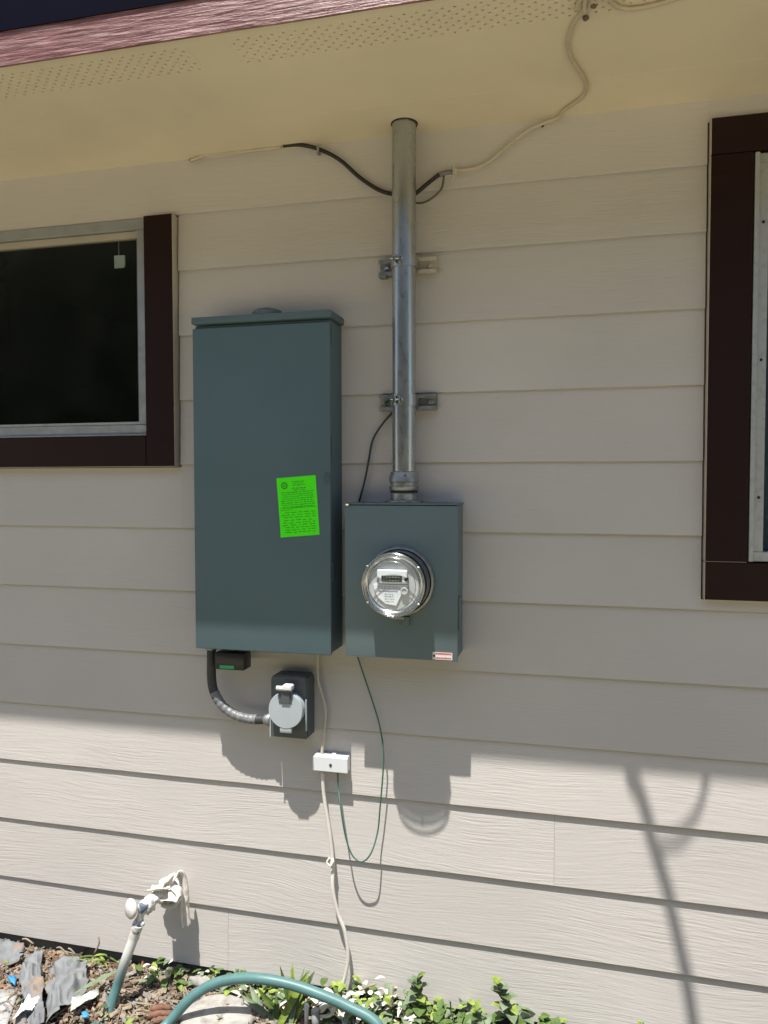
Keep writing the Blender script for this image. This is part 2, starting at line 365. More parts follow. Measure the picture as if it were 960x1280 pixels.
# ------------------------------------------------------------ house
house = empty('house', (-.4, .02, -1.5), 'beige lap sided house wall with dark red fascia, cream soffit and two brown trimmed windows', 'house')
ZK = {0: .6957, 1: .5415, 2: .3627, 3: .1835, 4: .0036, 5: -.1747, 6: -.3522, 7: -.5325, 8: -.7108, 9: -.8865, 10: -1.0691, 11: -1.2507, 12: -1.431}
XL, XR = -3.0, 2.2
LW = (-2.45, -1.085, -.002, .6945)    # left window opening incl. trim (x0, x1, z0, z1)
RW = (.293, 1.55, -.325, .791)
def board(x0, x1, zb, zt, lap=.02, k=0, zr=None):
    """one lap siding board, proud at its bottom edge"""
    bm = bmesh.new(); n = max(2, int((x1 - x0) / .09)); rows = []
    for i in range(n + 1):
        x = x0 + (x1 - x0) * i / n
        T = .0062 + .0022 * min(1, max(0, (x + 1.7) / 2.1)) + .0006 * noise.noise(Vector((x * 3, k * 7.3, 0)))
        dz = .0010 * (1 if zr is None or abs(zr - zb) < 1e-6 else 0) * noise.noise(Vector((x * 4, k * 3.1, 5)))
        H = .178; z_row = zb if zr is None else zr
        def yf(z): return .0082 - T * (1 - (z - z_row) / H)
        pr = [(yf(zb) + .0034, zb + dz), (yf(zb) + .0012, zb + dz), (yf(zb), zb + .0012 + dz), (yf((zb + zt) / 2) + .0005 * noise.noise(Vector((x * 5, k * 3, 9))), (zb + zt) / 2), (yf(zt) - .0002, zt), (yf(zt + lap) + .0004, zt + lap), (yf(zt + lap) + .0045, zt + lap)]
        rows.append([bm.verts.new((x, y, z)) for y, z in pr])
    for a, b in zip(rows, rows[1:]):
        for j in range(len(a) - 1): bm.faces.new((a[j], b[j], b[j + 1], a[j + 1]))
        bm.faces.new((a[-1], b[-1], b[0], a[0]))
    bm.faces.new(rows[0]); bm.faces.new(rows[-1][::-1])
    bmesh.ops.recalc_face_normals(bm, faces=bm.faces)
    mk('siding_board', bm, 'siding', house)
joints = {-1: [], 0: [1.4], 1: [-2.6], 2: [], 3: [1.9], 4: [-2.8], 5: [.9], 6: [-2.1], 7: [1.3], 8: [-2.3], 9: [1.1], 10: [-.049], 11: [-2.0], 12: [-.95]}
for k in range(0, 13):
    zb = ZK[k]; zt = ZK[k - 1] if k else .845
    segs = [(XL, XR, zb, zt)]
    for (wx0, wx1, wz0, wz1) in (LW, RW):
        out = []
        for (a, b, c, d) in segs:
            if wz1 <= c + .004 or wz0 >= d - .004 or wx1 <= a or wx0 >= b: out.append((a, b, c, d)); continue
            if wx0 > a: out.append((a, wx0 - .004, c, d))
            if wx1 < b: out.append((wx1 + .004, b, c, d))
            if wz0 > c: out.append((max(a, wx0 - .004), min(b, wx1 + .004), c, wz0 - .002))     # strip below the opening
            if wz1 < d: out.append((max(a, wx0 - .004), min(b, wx1 + .004), wz1 + .002, d))
        segs = out
    for (a, b, c, d) in segs:
        cuts = [a] + [j for j in joints[k] if a + .05 < j < b - .05] + [b]
        full = abs(d - zt) < 1e-6
        for i in range(len(cuts) - 1):
            # strips next to openings keep the plane of the row
            board(cuts[i] + (.0003 if i else 0), cuts[i + 1] - (.0003 if i < len(cuts) - 2 else 0), c if c > zb else zb, d, .018 if (full and k) else 0.0, k, zb)
# wall core behind the boards, with the two openings left free
bm = bmesh.new()
def core(x0, x1, z0, z1): box(bm, x0, x1, .0175, .12, z0, z1)
core(XL, LW[0], -1.44, .84); core(LW[1] + .0, RW[0], -1.44, .84); core(RW[1], XR, -1.44, .84)
core(LW[0], LW[1], -1.44, LW[2]); core(LW[0], LW[1], LW[3], .84); core(RW[0], RW[1], -1.44, RW[2]); core(RW[0], RW[1], RW[3], .84)
mk('wall_sheathing', bm, 'sheath', house)
mk('foundation', bx(XL, XR, .030, .25, -1.9, -1.441, bev=.004), 'concrete', house)
mk('side_wall', bx(XL - .05, XL - .002, .001, 3.2, -1.43, .84), 'siding', house)
mk('side_wall', bx(XR + .002, XR + .05, .001, 3.2, -1.43, .84), 'siding', house)
mk('back_wall', bx(XL, XR, 3.1, 3.2, -1.43, .84), 'siding', house)

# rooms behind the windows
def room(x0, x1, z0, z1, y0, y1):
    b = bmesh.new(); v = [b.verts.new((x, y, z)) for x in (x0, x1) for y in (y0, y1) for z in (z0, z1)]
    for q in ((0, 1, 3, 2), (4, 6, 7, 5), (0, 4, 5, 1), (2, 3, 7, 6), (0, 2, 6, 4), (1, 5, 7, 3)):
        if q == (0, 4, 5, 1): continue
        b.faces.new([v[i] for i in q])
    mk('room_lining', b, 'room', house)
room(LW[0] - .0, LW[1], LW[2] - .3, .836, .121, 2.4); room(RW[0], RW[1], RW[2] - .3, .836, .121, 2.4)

# soffit, perforated vent strip, fascia, roof
SZ = .845
mk('soffit_panel', bx(XL, XR, -.1562, .010, SZ - .0002, SZ + .006, bev=.0005, seg=1), 'soffit', house)
mk('soffit_panel', bx(XL, XR, -.4045, -.1568, SZ - .0006, SZ + .006, bev=.0005, seg=1), 'soffit', house)
mk('soffit_panel', bx(XL, XR, -.5345, -.4975, SZ - .0008, SZ + .006), 'soffit', house)
def vent(x0, x1):
    bm = bmesh.new(); P = .0245; RP = (.4975 - .4045) / 8; n = int((x1 - x0) / P); x1 = x0 + n * P; z = SZ - .0008
    hr = .0034
    for r in range(8):
        yc = -.4975 + RP * (r + .5); off = 0 if r % 2 else P / 2
        for i in range(-1, n + 1):
            a = x0 + i * P + off; b = a + P
            if a < x0 - 1e-6 or b > x1 + 1e-6:
                a2, b2 = max(a, x0), min(b, x1)
                if b2 - a2 > 1e-4:
                    bm.faces.new([bm.verts.new(q) for q in ((a2, yc - RP / 2, z), (a2, yc + RP / 2, z), (b2, yc + RP / 2, z), (b2, yc - RP / 2, z))])
                continue
            xc = (a + b) / 2
            outer = [(b, yc), (b, yc + RP / 2), (xc, yc + RP / 2), (a, yc + RP / 2), (a, yc), (a, yc - RP / 2), (xc, yc - RP / 2), (b, yc - RP / 2)]
            O = [bm.verts.new((x, y, z)) for x, y in outer]
            I = [bm.verts.new((xc + hr * math.cos(t * math.pi / 4), yc + hr * math.sin(t * math.pi / 4), z)) for t in range(8)]
            U = [bm.verts.new((v.co.x, v.co.y, z + .006)) for v in I]
            for t in range(8):
                s = (t + 1) % 8
                bm.faces.new((O[t], I[t], I[s], O[s])); bm.faces.new((I[t], U[t], U[s], I[s]))
    mk('vent_strip', bm, 'soffit', house)
    return x1
e = vent(-2.50, -.765)
x = vent(-.695, 2.18)
mk('soffit_panel', bx(e + .0002, -.6952, -.4974, -.4046, SZ - .0008, SZ + .006), 'soffit', house)
mk('soffit_panel', bx(XL, -2.5005, -.497, -.405, SZ - .0008, SZ + .006), 'soffit', house)
fz1 = 0.9099
bm = bmesh.new(); n = 60; rows = []
for i in range(n + 1):
    x = XL + (XR - XL) * i / n; w_ = .0012 * noise.noise(Vector((x * 5, 0, 0)))
    rows.append([bm.verts.new(q) for q in ((x, -.5355, .835 + w_), (x, -.5390, .835 + w_), (x, -.540, .836 + w_), (x, -.540, fz1), (x, -.5355, fz1))])
for a, b in zip(rows, rows[1:]):
    for j in range(5): bm.faces.new((a[j], b[j], b[(j + 1) % 5], a[(j + 1) % 5]))
bm.faces.new(rows[0]); bm.faces.new(rows[-1][::-1]); bmesh.ops.recalc_face_normals(bm, faces=bm.faces)
mk('fascia_board', bm, 'fascia', house)
mk('sub_fascia', bx(XL, XR, -.5350, -.515, .852, fz1), 'sheath', house)
bm = bmesh.new()
box(bm, XL - .02, XR + .02, -.5435, -.5405, fz1 - .004, fz1 + .115); box(bm, XL - .02, XR + .02, -.5405, -.50, fz1 + .001, fz1 + .115)
mk('drip_edge', bm, 'drip', house, label='dark navy metal edge above the red fascia')
roof = mk('roof', extr([(0, 0), (1, 0), (1, 1), (0, 1)], 0, 1), 'shingle', house)
roof.data.clear_geometry()
t = math.tan(R(20)); zr = fz1 + .115
V = []
for x in (XL - .08, XR + .08):
    for y, z in ((-.552, zr + .001), (-.552, zr + .018), (1.5, zr + .018 + 2.05 * t), (3.6, zr + .018), (3.6, zr + .001), (1.5, zr + .001 + 2.05 * t)): V.append(Vector((x, y, z)) - WO[roof])
F = [(i, (i + 1) % 6, 6 + (i + 1) % 6, 6 + i) for i in range(6)] + [(0, 1, 2, 5), (2, 3, 4, 5), (6, 7, 8, 11), (8, 9, 10, 11)]
roof.data.from_pydata(V, [], F)
b_ = bmesh.new(); b_.from_mesh(roof.data); bmesh.ops.recalc_face_normals(b_, faces=b_.faces); b_.to_mesh(roof.data); b_.free()
for x in (XL - .03, XR + .01):
    mk('gable', bx(x, x + .02, -.518, 3.2, .846, zr), 'siding', house)

# ---- windows
def trim_board(win, x0, x1, z0, z1, horiz=False, y=-.021):
    bm = bx(x0, x1, y, .0172, z0, z1, bev=.0012, seg=1)
    bm.normal_update()
    for f in bm.faces: c_ = f.calc_center_median(); f.material_index = 1 if (abs(f.normal.x) > .5 and min(abs(c_.x - LW[1]), abs(c_.x - RW[0])) < .002) or (f.normal.z < -.5 and z0 < 0) else 0
    mk('trim_board', bm, ['trim_h' if horiz else 'trim', 'edge'], win)
def frame_bar(poly_axis, x0, x1, z0, z1, y0, y1, win, m='alu', name='frame_bar'):
    mk(name, bx(x0, x1, y0, y1, z0, z1, bev=.0012, seg=1), m, win)
wl = empty('window', (-1.77, 0, -.002), parent=house)
setp(wl, label='small high window at left with a tag hanging behind dark glass')
trim_board(wl, -1.174, -1.085, -.002, .6925)
trim_board(wl, -2.361, -1.1755, -.002, .0845, True)
trim_board(wl, -2.45, -2.3625, -.002, .6925)
fx0, fx1 = -2.361, -1.1755
frame_bar(0, fx0, fx1, .664, .6925, -.006, .03, wl)
frame_bar(0, fx0, fx1, .092, .118, .000, .03, wl)
frame_bar(0, fx0, fx1, .0855, .091, -.014, .03, wl, name='sill_flange')
frame_bar(0, -1.206, fx1, .1185, .6635, -.004, .03, wl); frame_bar(0, fx0, fx0 + .03, .1185, .6635, -.004, .03, wl)
frame_bar(0, fx0 + .0305, -1.2065, .645, .6635, .008, .03, wl, m='sash', name='sash_rail')
frame_bar(0, fx0 + .0305, -1.2065, .1185, .127, .006, .03, wl, m='alu_w', name='sash_rail')
frame_bar(0, -1.216, -1.2065, .1275, .6445, .008, .03, wl, m='darkgap', name='sash_gasket')
mk('pane', bx(fx0 + .03, -1.2165, .018, .021, .1275, .6445), 'glass', wl)
mk('pull_cord', tb([(-1.283, .028, .645), (-1.2835, .028, .606)], .0016, n=6, sub=1), 'sash', wl)
bm = extr([(-1.297, .570), (-1.267, .570), (-1.263, .577), (-1.264, .605), (-1.297, .606)], .030, .026)
mk('cord_tag', bm, 'paper', wl, label='small square white tag hanging on a cord')
wr = empty('window', (.92, 0, -.325), parent=house)
setp(wr, label='large window at right edge with weathered aluminium storm frame')
trim_board(wr, .293, 1.55, .7085, .791, True, -.0225)
trim_board(wr, .293, 1.55, -.325, -.2360, True, -.0225)
trim_board(wr, .293, .386, -.2345, .707); trim_board(wr, 1.457, 1.55, -.2345, .707)
fx0, fx1 = .3885, 1.455
def lbar(x0, x1, z0, z1, y0, y1, nm='frame_bar', m='alu_w'): mk(nm, bx(x0, x1, y0, y1, z0, z1, bev=.0012, seg=1), m, wr)
lbar(fx0, fx0 + .010, -.2325, .705, -.022, .03); lbar(fx0 + .0105, fx0 + .032, -.2095, .684, -.012, .03)
lbar(fx0 + .0105, fx1, -.2325, -.210, -.012, .03); lbar(fx0 + .0105, fx1, .6845, .705, -.012, .03); lbar(fx1 - .03, fx1, -.2095, .684, -.012, .03)
for z in (.549, .235, -.083):
    mk('screw', lt([(0, .0001), (0, .0035), (.002, .003), (.0025, .0001)], (.4095, -.012, z), (0, -1, 0), n=10), 'darkgap', wr)
mk('pane', bx(fx0 + .032, fx1 - .03, .012, .015, -.2095, .684), 'glass', wr)
mk('insect_screen', bx(fx0 + .033, fx1 - .031, .020, .0215, -.209, .6835), 'screen', wr)

# ------------------------------------------------------------ main panel
pn = empty('electrical_panel', (-.79, -.05, -.487), 'tall grey-green metal breaker panel enclosure with green sticker mounted on siding', 'electrical panel')
mk('enclosure', bx(-.979, -.606, -.098, -.001, -.484, .3635, bev=.002), 'panel', pn)
bm = bmesh.new(); box(bm, -.9815, -.603, -.1095, -.0985, -.487, .3555, bev=.003)
mk('door', bm, 'panel', pn, smooth=30)
bm = bmesh.new(); box(bm, -.9820, -.5990, -.1135, -.0005, .366, .384, bev=.002)
mk('rain_hood', bm, 'panel', pn, smooth=30)
mk('hub_cap', lt([(0, .040), (.010, .040), (.016, .034), (.020, .02), (.021, .0005)], (-.785, -.070, .384), (0, 0, 1), n=32), 'panel', pn, smooth=30)
bm = bmesh.new(); tube(bm, [(-.612 + .006 * math.cos(a), -.1098, -.035 + .016 * math.sin(a)) for a in [2 * math.pi * i / 16 for i in range(17)]], .0016, n=6, sub=1); box(bm, -.6145, -.6095, -.1115, -.1094, -.045, -.025, bev=.0008)
mk('latch', bm, 'panel', pn)
for z in (-.3, .02, .30):
    mk('hinge', bx(-.6055, -.6025, -.094, -.080, z, z + .05, bev=.001, seg=1), 'panel', pn)
bm = bmesh.new()
q = [(-.748, -.036), (-.642, -.028), (-.632, -.179), (-.736, -.188)]
g = []
for j in range(9):
    row = []
    for i in range(7):
        u, v = i / 6, j / 8
        x = (1 - v) * ((1 - u) * q[0][0] + u * q[1][0]) + v * ((1 - u) * q[3][0] + u * q[2][0])
        z = (1 - v) * ((1 - u) * q[0][1] + u * q[1][1]) + v * ((1 - u) * q[3][1] + u * q[2][1])
        lift = .0008 + .0035 * max(0, v - .75) * 4 * max(0, .5 - u) + .0015 * max(0, .2 - u) * 5 * v
        row.append(bm.verts.new((x, -.1096 - lift, z)))
    g.append(row)
for a, b in zip(g, g[1:]):
    for i in range(6): bm.faces.new((a[i], a[i + 1], b[i + 1], b[i])).smooth = True
stk = mk('inspection_sticker', bm, 'sticker', pn, label='bright green paper inspection sticker with round seal and small print')
def SP(u, v, d=.0045):
    x = (1 - v) * ((1 - u) * q[0][0] + u * q[1][0]) + v * ((1 - u) * q[3][0] + u * q[2][0])
    z = (1 - v) * ((1 - u) * q[0][1] + u * q[1][1]) + v * ((1 - u) * q[3][1] + u * q[2][1])
    lift = .0008 + .0035 * max(0, v - .75) * 4 * max(0, .5 - u) + .0015 * max(0, .2 - u) * 5 * v
    return Vector((x, -.1096 - lift - .0003, z))
bm = bmesh.new()
def dash(u0, u1, v, h=.011):
    bm.faces.new([bm.verts.new(SP(*p)) for p in ((u0, v), (u1, v), (u1, v + h), (u0, v + h))])
rnd = random.Random(3)
lines = [(.37, .72, .075), (.40, .68, .105), (.37, .72, .135), (.37, .74, .185), (.40, .70, .215)] + [(.08, .93, .25 + .035 * i) for i in range(8)]
for (a, b, v) in lines:
    u = a + rnd.uniform(0, .04)
    while u < b - .03:
        l = rnd.uniform(.03, .10); dash(u, min(u + l, b), v, .009 if rnd.random() < .6 else .013); u += l + .018
for v, a, b in ((.515, .05, .97), (.545, .05, .35)): dash(a, b, v, .006)
for v in (.59, .63, .67, .72, .76, .80, .84, .88, .92):
    u = .06 + rnd.uniform(0, .1)
    while u < .88:
        l = rnd.uniform(.04, .16); dash(u, min(u + l, .93), v + rnd.uniform(-.004, .004), .010); u += l + rnd.uniform(.02, .07)
mk('printed_text', bm, 'stickink', stk)
bm = bmesh.new(); c = SP(.19, .135); rw_ = Vector((1, 0, .07)).normalized(); uw = Vector((-.07, 0, 1)).normalized()
def ringface(r0, r1, n=24):
    for i in range(n):
        a, b = 2 * math.pi * i / n, 2 * math.pi * (i + 1) / n
        bm.faces.new([bm.verts.new(c + (rw_ * math.cos(t) + uw * math.sin(t)) * r) for t, r in ((a, r0), (a, r1), (b, r1), (b, r0))])
ringface(.0058, .0088); ringface(.0015, .0035, 8)
mk('round_seal', bm, 'stickink', stk)

# ------------------------------------------------------------ meter socket box
mc = empty('meter_socket_box', (-.423, -.05, -.484), 'grey metal meter socket box under the steel conduit, right of the tall panel', 'meter box')
mk('enclosure', bx(-.561, -.283, -.103, -.001, -.482, -.1025, bev=.002), 'can', mc)
bm = bmesh.new(); box(bm, -.5655, -.2795, -.1085, -.1035, -.4845, -.104, bev=.0015)
mk('cover', bm, 'can', mc, smooth=30)
mk('top_lip', bx(-.5665, -.2785, -.1105, -.001, -.1020, -.0985, bev=.001, seg=1), 'can', mc)
mk('hasp', bx(-.2825, -.2785, -.085, -.055, -.41, -.33, bev=.001, seg=1), 'can', mc)
mk('screw', lt([(0, .0001), (0, .006), (.003, .005), (.004, .0001)], (-.558, -.1105, -.1), (0, -1, 0), n=12), 'steel', mc)
mk('seal_tab', bx(-.416, -.399, -.118, -.1088, -.400, -.378, bev=.001, seg=1), 'can', mc)
# warning label, partly in the sunlit patch
lab = mk('warning_label', bx(-.3415, -.2925, -.1093, -.1087, -.4815, -.4635), 'labelwhite', mc, label='small red and white warning label at lower right corner')
bm = bmesh.new()
def rdash(x0, x1, z0, z1): bm.faces.new([bm.verts.new((x, -.1096, z)) for x, z in ((x0, z0), (x1, z0), (x1, z1), (x0, z1))])
for zz in (-.4672, -.4775):
    xx = -.3345
    while xx < -.2955:
        l = random.uniform(.003, .007); rdash(xx, min(xx + l, -.2945), zz - .0019, zz + .0019); xx += l + .0009
rdash(-.3345, -.2945, -.4655, -.4649)
mk('printed_text', bm, 'redink', lab)
bm = bmesh.new(); c = Vector((-.3375, -.1096, -.4725)); rw_ = Vector((1, 0, 0)); uw = Vector((0, 0, 1)); ringface(.0005, .0033, 12)
mk('printed_symbol', bm, 'ink', lab)

# ------------------------------------------------------------ electric meter
MX, MZ = -.4215, -.290
em = empty('electric_meter', (MX, -.11, MZ), 'round glass-domed electric meter with grey display plugged into socket box', 'electric meter')
mk('sealing_ring', lt([(-.001, .079), (-.001, .086), (.004, .0875), (.012, .087), (.016, .0845), (.017, .080), (.013, .0795)], (MX, -.1086, MZ), (0, -1, 0), n=64), 'galv_dull', em, smooth=35)
mk('ring_latch', bx(MX - .022, MX + .012, -.124, -.1105, MZ - .094, MZ - .087, bev=.002), 'galv_dull', em)
gl = [(.012, .0785), (.045, .0770), (.072, .0755), (.0745, .0772), (.080, .0772), (.083, .0750), (.092, .0730), (.0965, .0700), (.0985, .0655), (.0990, .0600), (.0992, .0300), (.0992, .0002)]
bm = lathe(lathe(bmesh.new(), gl[:6], (MX, -.1086, MZ), (0, -1, 0), n=72, mi=1), gl[5:], (MX, -.1086, MZ), (0, -1, 0), n=72, mi=0)
mk('glass_cover', bm, ['mglass', 'mside'], em, smooth=True)
bm = bmesh.new()
for r, h in ((.0745, .0835), (.0662, .0985), (.058, .0995)):
    tube(bm, [(MX + r * math.cos(a), -.1086 - h, MZ + r * math.sin(a)) for a in [2 * math.pi * i / 56 for i in range(57)]], (.0032 if r > .07 else .0016) if r > .06 else .0010, n=6, sub=1, cap=False)
mk('moulded_rim', bm, glass_material('rim_glass', (.62, .66, .66), ior=1.6, rough=.2, extra=.35), em)
for a in (35, 145, 215, 325, 270):
    r = .0755; x, z = MX + r * math.cos(R(a)), MZ + r * math.sin(R(a))
    mk('cover_lug', bx(x - .003, x + .003, -.196, -.184, z - .002, z + .002, bev=.001, seg=1), 'steel', em)
mk('meter_body', lt([(.002, .0755), (.060, .0752), (.070, .0748), (.0705, .0640), (.0708, .0600)], (MX, -.1086, MZ), (0, -1, 0), n=48, capb=True), 'mbody', em, smooth=30)
mk('inner_baffle', lt([(.0706, .0746), (.0790, .0738), (.0800, .0690), (.0735, .0640)], (MX, -.1086, MZ), (0, -1, 0), n=56), 'steel', em, smooth=True)
YF = -.1795
mk('faceplate', lt([(0, .0625), (.002, .0625), (.0025, .0618), (.0026, .0003)], (MX, YF + .0005, MZ), (0, -1, 0), n=48), 'mgrey', em, smooth=30)
bm = bmesh.new()
box(bm, MX - .040, MX + .034, YF - .012, YF - .0022, MZ + .002, MZ + .036, bev=.003)
mk('display_housing', bm, 'mwhite', em)
mk('display', bx(MX - .028, MX + .022, YF - .0135, YF - .0122, MZ + .008, MZ + .022, bev=.0004, seg=1), 'lcd', em)
bm = bmesh.new()
for i in range(6):   # faint segments on the display
    x0 = MX - .024 + i * .0072
    box(bm, x0, x0 + .004, YF - .0141, YF - .0137, MZ + .0105, MZ + .0115); box(bm, x0, x0 + .004, YF - .0141, YF - .0137, MZ + .0185, MZ + .0195)
mk('display_segments', bm, 'mgrey', em)
plate = [(-.050, .0), (.036, .0), (.020, -.020), (.006, -.050), (-.020, -.046), (-.038, -.032), (-.047, -.016)]
mk('name_plate', extr([(MX + a, MZ + b) for a, b in plate], YF - .0022, YF - .0060), 'mwhite', em)
bm = bmesh.new(); rnd = random.Random(5)
def pd(x0, x1, z0, z1, y=YF - .0066): bm.faces.new([bm.verts.new((MX + x, y, MZ + z)) for x, z in ((x0, z0), (x1, z0), (x1, z1), (x0, z1))])
pd(-.038, .010, -.0165, -.0145)
for z in (-.005, -.009, -.0225, -.028, -.034, -.040):
    a = -.040 if z > -.02 else -.022; b = .022 if z > -.02 else .004; x = a
    while x < b - .004: l = rnd.uniform(.002, .008); pd(x, min(x + l, b), z - .001, z + .0006); x += l + .0022
mk('printed_text', bm, 'paleink', em)
mk('optical_port', lt([(0, .0095), (.008, .0095), (.009, .0085), (.009, .0055), (.0075, .005), (.0075, .0002)], (MX + .027, YF - .0022, MZ - .014), (0, -1, 0), n=24), 'mgrey', em, smooth=30)
mk('reset_button', lt([(0, .0042), (.013, .0042), (.0135, .0002)], (MX + .032, YF - .0022, MZ + .0145), (0, -1, 0), n=16), 'ink', em, smooth=30)
mk('bar_code', bx(MX - .0395, MX - .034, YF - .0128, YF - .0122, MZ + .006, MZ + .019), 'paleink', em)

# ------------------------------------------------------------ conduit mast
PX, PY = -.4255, -.0535
cm = empty('conduit_mast', (PX, PY, -.098), 'shiny galvanised steel conduit rising from meter box through the soffit', 'conduit')
bm = lt([(0, .0295), (.15, .0298), (2.05, .0302)], (PX, PY, -.035), (0, 0, 1), n=40)
mk('pipe', bm, 'galv', cm, smooth=True)
mk('hub', lt([(0, .0002), (0, .047), (.006, .047), (.008, .034), (.024, .033)], (PX, PY, -.0985), (0, 0, 1), n=40), 'galv_dull', cm, smooth=35)
mk('gasket', lt([(0, .028), (0, .0345), (.006, .0345), (.006, .028)], (PX, PY, -.0735), (0, 0, 1), n=32), 'darkgap', cm)
mk('coupling', lt([(0, .030), (0, .036), (.003, .0375), (.010, .0375), (.012, .035), (.020, .0345), (.022, .0375), (.036, .0375), (.040, .0350), (.046, .0345), (.048, .030)], (PX, PY, -.067), (0, 0, 1), n=40), 'galv_dull', cm, smooth=35)
mk('coupling_screw', lt([(0, .004), (.010, .004), (.010, .0002)], (PX + .010, PY - .030, -.030), (.2, -1, 0), n=8), 'steel', cm)
mk('weatherhead', lt([(0, .036), (.03, .045), (.09, .05), (.13, .03), (.135, .0005)], (PX, PY - .01, 2.0), (0, -.25, 1), n=24, capa=True), 'galv_dull', cm, smooth=35)
mk('escutcheon_gap', lt([(0, .0305), (0, .0335), (.0015, .0335), (.0015, .0305)], (PX + .001, PY, .8432), (0, 0, 1), n=32), 'darkgap', cm)

def strut(z, label, rmat):
    s = empty('strut_channel', (PX, -.01, z - .02), label, 'strut channel')
    for (a, b, m) in ((-.500, PX, 'galv_dull'), (PX + .0005, -.349, rmat)):
        bm = bmesh.new()
        box(bm, a, b, -.0025, -.0001, z - .0205, z + .0205); box(bm, a, b, -.0205, -.0026, z + .0185, z + .0205); box(bm, a, b, -.0205, -.0026, z - .0205, z - .0185)
        box(bm, a, b, -.0205, -.0187, z + .0105, z + .0184); box(bm, a, b, -.0205, -.0187, z - .0184, z - .0105)
        mk('channel', bm, m, s)
    for x in (-.482, -.367):
        mk('bolt', lt([(0, .0002), (0, .008), (.004, .008), (.005, .0068), (.0055, .0002)], (x, -.0026, z), (0, -1, 0), n=6), rmat if x > PX else 'steel', s)
        mk('washer', lt([(0, .0115), (.0012, .0115), (.0012, .004)], (x, -.0024, z), (0, -1, 0), n=20), rmat if x > PX else 'galv_dull', s)
    bm = bmesh.new(); n = 28
    rings = []
    for i in range(n + 1):
        a = R(-35 + 250 * i / n)           # open at the back, round the front
        d = Vector((math.cos(a), -math.sin(a), 0)); p = Vector((PX, PY, 0))
        rings.append([bm.verts.new(p + d * r + Vector((0, 0, zz))) for r, zz in ((.0308, z - .014), (.0330, z - .014), (.0330, z + .014), (.0308, z + .014))])
    for a, b in zip(rings, rings[1:]):
        for j in range(4): bm.faces.new((a[j], b[j], b[(j + 1) % 4], a[(j + 1) % 4]))
    bm.faces.new(rings[0]); bm.faces.new(rings[-1][::-1]); bmesh.ops.recalc_face_normals(bm, faces=bm.faces)
    for sx in (-1, 1): box(bm, PX + sx * .030 - .0012, PX + sx * .030 + .0012, -.040, -.019, z - .013, z + .013)
    mk('pipe_clamp', bm, 'galv', s)
    bm = bmesh.new()
    box(bm, PX - .0135, PX - .0115, PY - .047, PY - .0305, z - .010, z + .010, bev=.0005, seg=1); box(bm, PX - .0035, PX - .0015, PY - .047, PY - .0325, z - .010, z + .010, bev=.0005, seg=1)
    tube(bm, [(PX - .027, PY - .040, z), (PX + .006, PY - .040, z)], .0030, n=8, sub=1)
    lathe(bm, [(0, .0001), (0, .0065), (.005, .0065), (.005, .0001)], (PX - .0185, PY - .040, z), (1, 0, 0), n=6)
    lathe(bm, [(0, .0001), (0, .0060), (.005, .0060), (.005, .0001)], (PX - .0008, PY - .040, z), (1, 0, 0), n=6)
    mk('clamp_bolt', bm, 'steel', s)
    return s
s1 = strut(.5035, 'upper strut channel behind the conduit, its right half painted beige', 'beige_metal')
mk('bracket_foot', bx(-.499, -.478, -.030, -.0026, .478, .4825, bev=.001, seg=1), 'galv_dull', s1)
strut(.1585, 'lower strut channel behind the conduit, bare grey zinc at both ends', 'galv_dull')

# ------------------------------------------------------------ surge protector, flex conduit, inlet box
sp = empty('surge_protector', (-.895, -.05, -.551), 'small black box with green status label under the tall panel', 'surge protector')
mk('housing', bx(-.937, -.8525, -.088, -.040, -.546, -.500, bev=.003), 'black', sp, smooth=30)
mk('nipple', lt([(0, .014), (.016, .014)], (-.895, -.06, -.5015), (0, 0, 1), n=20), 'black', sp)
mk('status_label', bx(-.922, -.880, -.0892, -.0882, -.5425, -.5335, bev=.0003, seg=1), 'greenled', sp)
fc = empty('flexible_conduit', (-.9, -.06, -.69), 'black flexible conduit curving from panel bottom to the inlet box, partly taped', 'flexible conduit')
fp = [(-.9665, -.047, -.489), (-.967, -.047, -.54), (-.967, -.047, -.585), (-.960, -.047, -.620), (-.938, -.047, -.654), (-.905, -.047, -.676), (-.868, -.047, -.686), (-.835, -.047, -.687), (-.808, -.047, -.6845)]
mk('conduit', tb(fp, .0125, n=16, sub=8), 'flex', fc)
mk('tape_wrap', tb(fp[3:8], .0132, n=16, sub=14, rf=lambda t: .0131 + .0006 * math.sin(t * 60)), 'tape', fc)
mk('connector', lt([(0, .0135), (.004, .0155), (.012, .0155), (.012, .0185), (.019, .0185), (.019, .012)], (-.812, -.047, -.6845), (1, 0, 0), n=20), 'galv_dull', fc, smooth=30)
mk('connector', lt([(0, .0135), (.0, .0165), (.012, .0165), (.014, .014)], (-.9665, -.047, -.502), (0, 0, 1), n=20), 'galv_dull', fc, smooth=30)
ib = empty('power_inlet_box', (-.735, -.03, -.725), 'slate grey power inlet box with pale round flip lid beside the taped conduit', 'inlet box')
mk('housing', extr([(-.789, -.725), (-.686, -.725), (-.686, -.575), (-.690, -.560), (-.783, -.560), (-.789, -.570)], -.0005, -.058, bev=.003), 'boxgrey', ib, smooth=30)
mk('face_flange', bx(-.7885, -.6865, -.0615, -.0585, -.7245, -.622, bev=.001, seg=1), 'boxgrey', ib)
mk('lit_flange_edge', bx(-.7905, -.7865, -.0655, -.0585, -.7245, -.640, bev=.0008, seg=1), 'liteplastic', ib)  # pale strips put the sunlit flange edges into the colour
mk('lit_flange_edge', bx(-.6895, -.6860, -.0655, -.0585, -.702, -.618, bev=.0008, seg=1), 'liteplastic', ib)
LC = Vector((-.7365, -.078, -.6440))
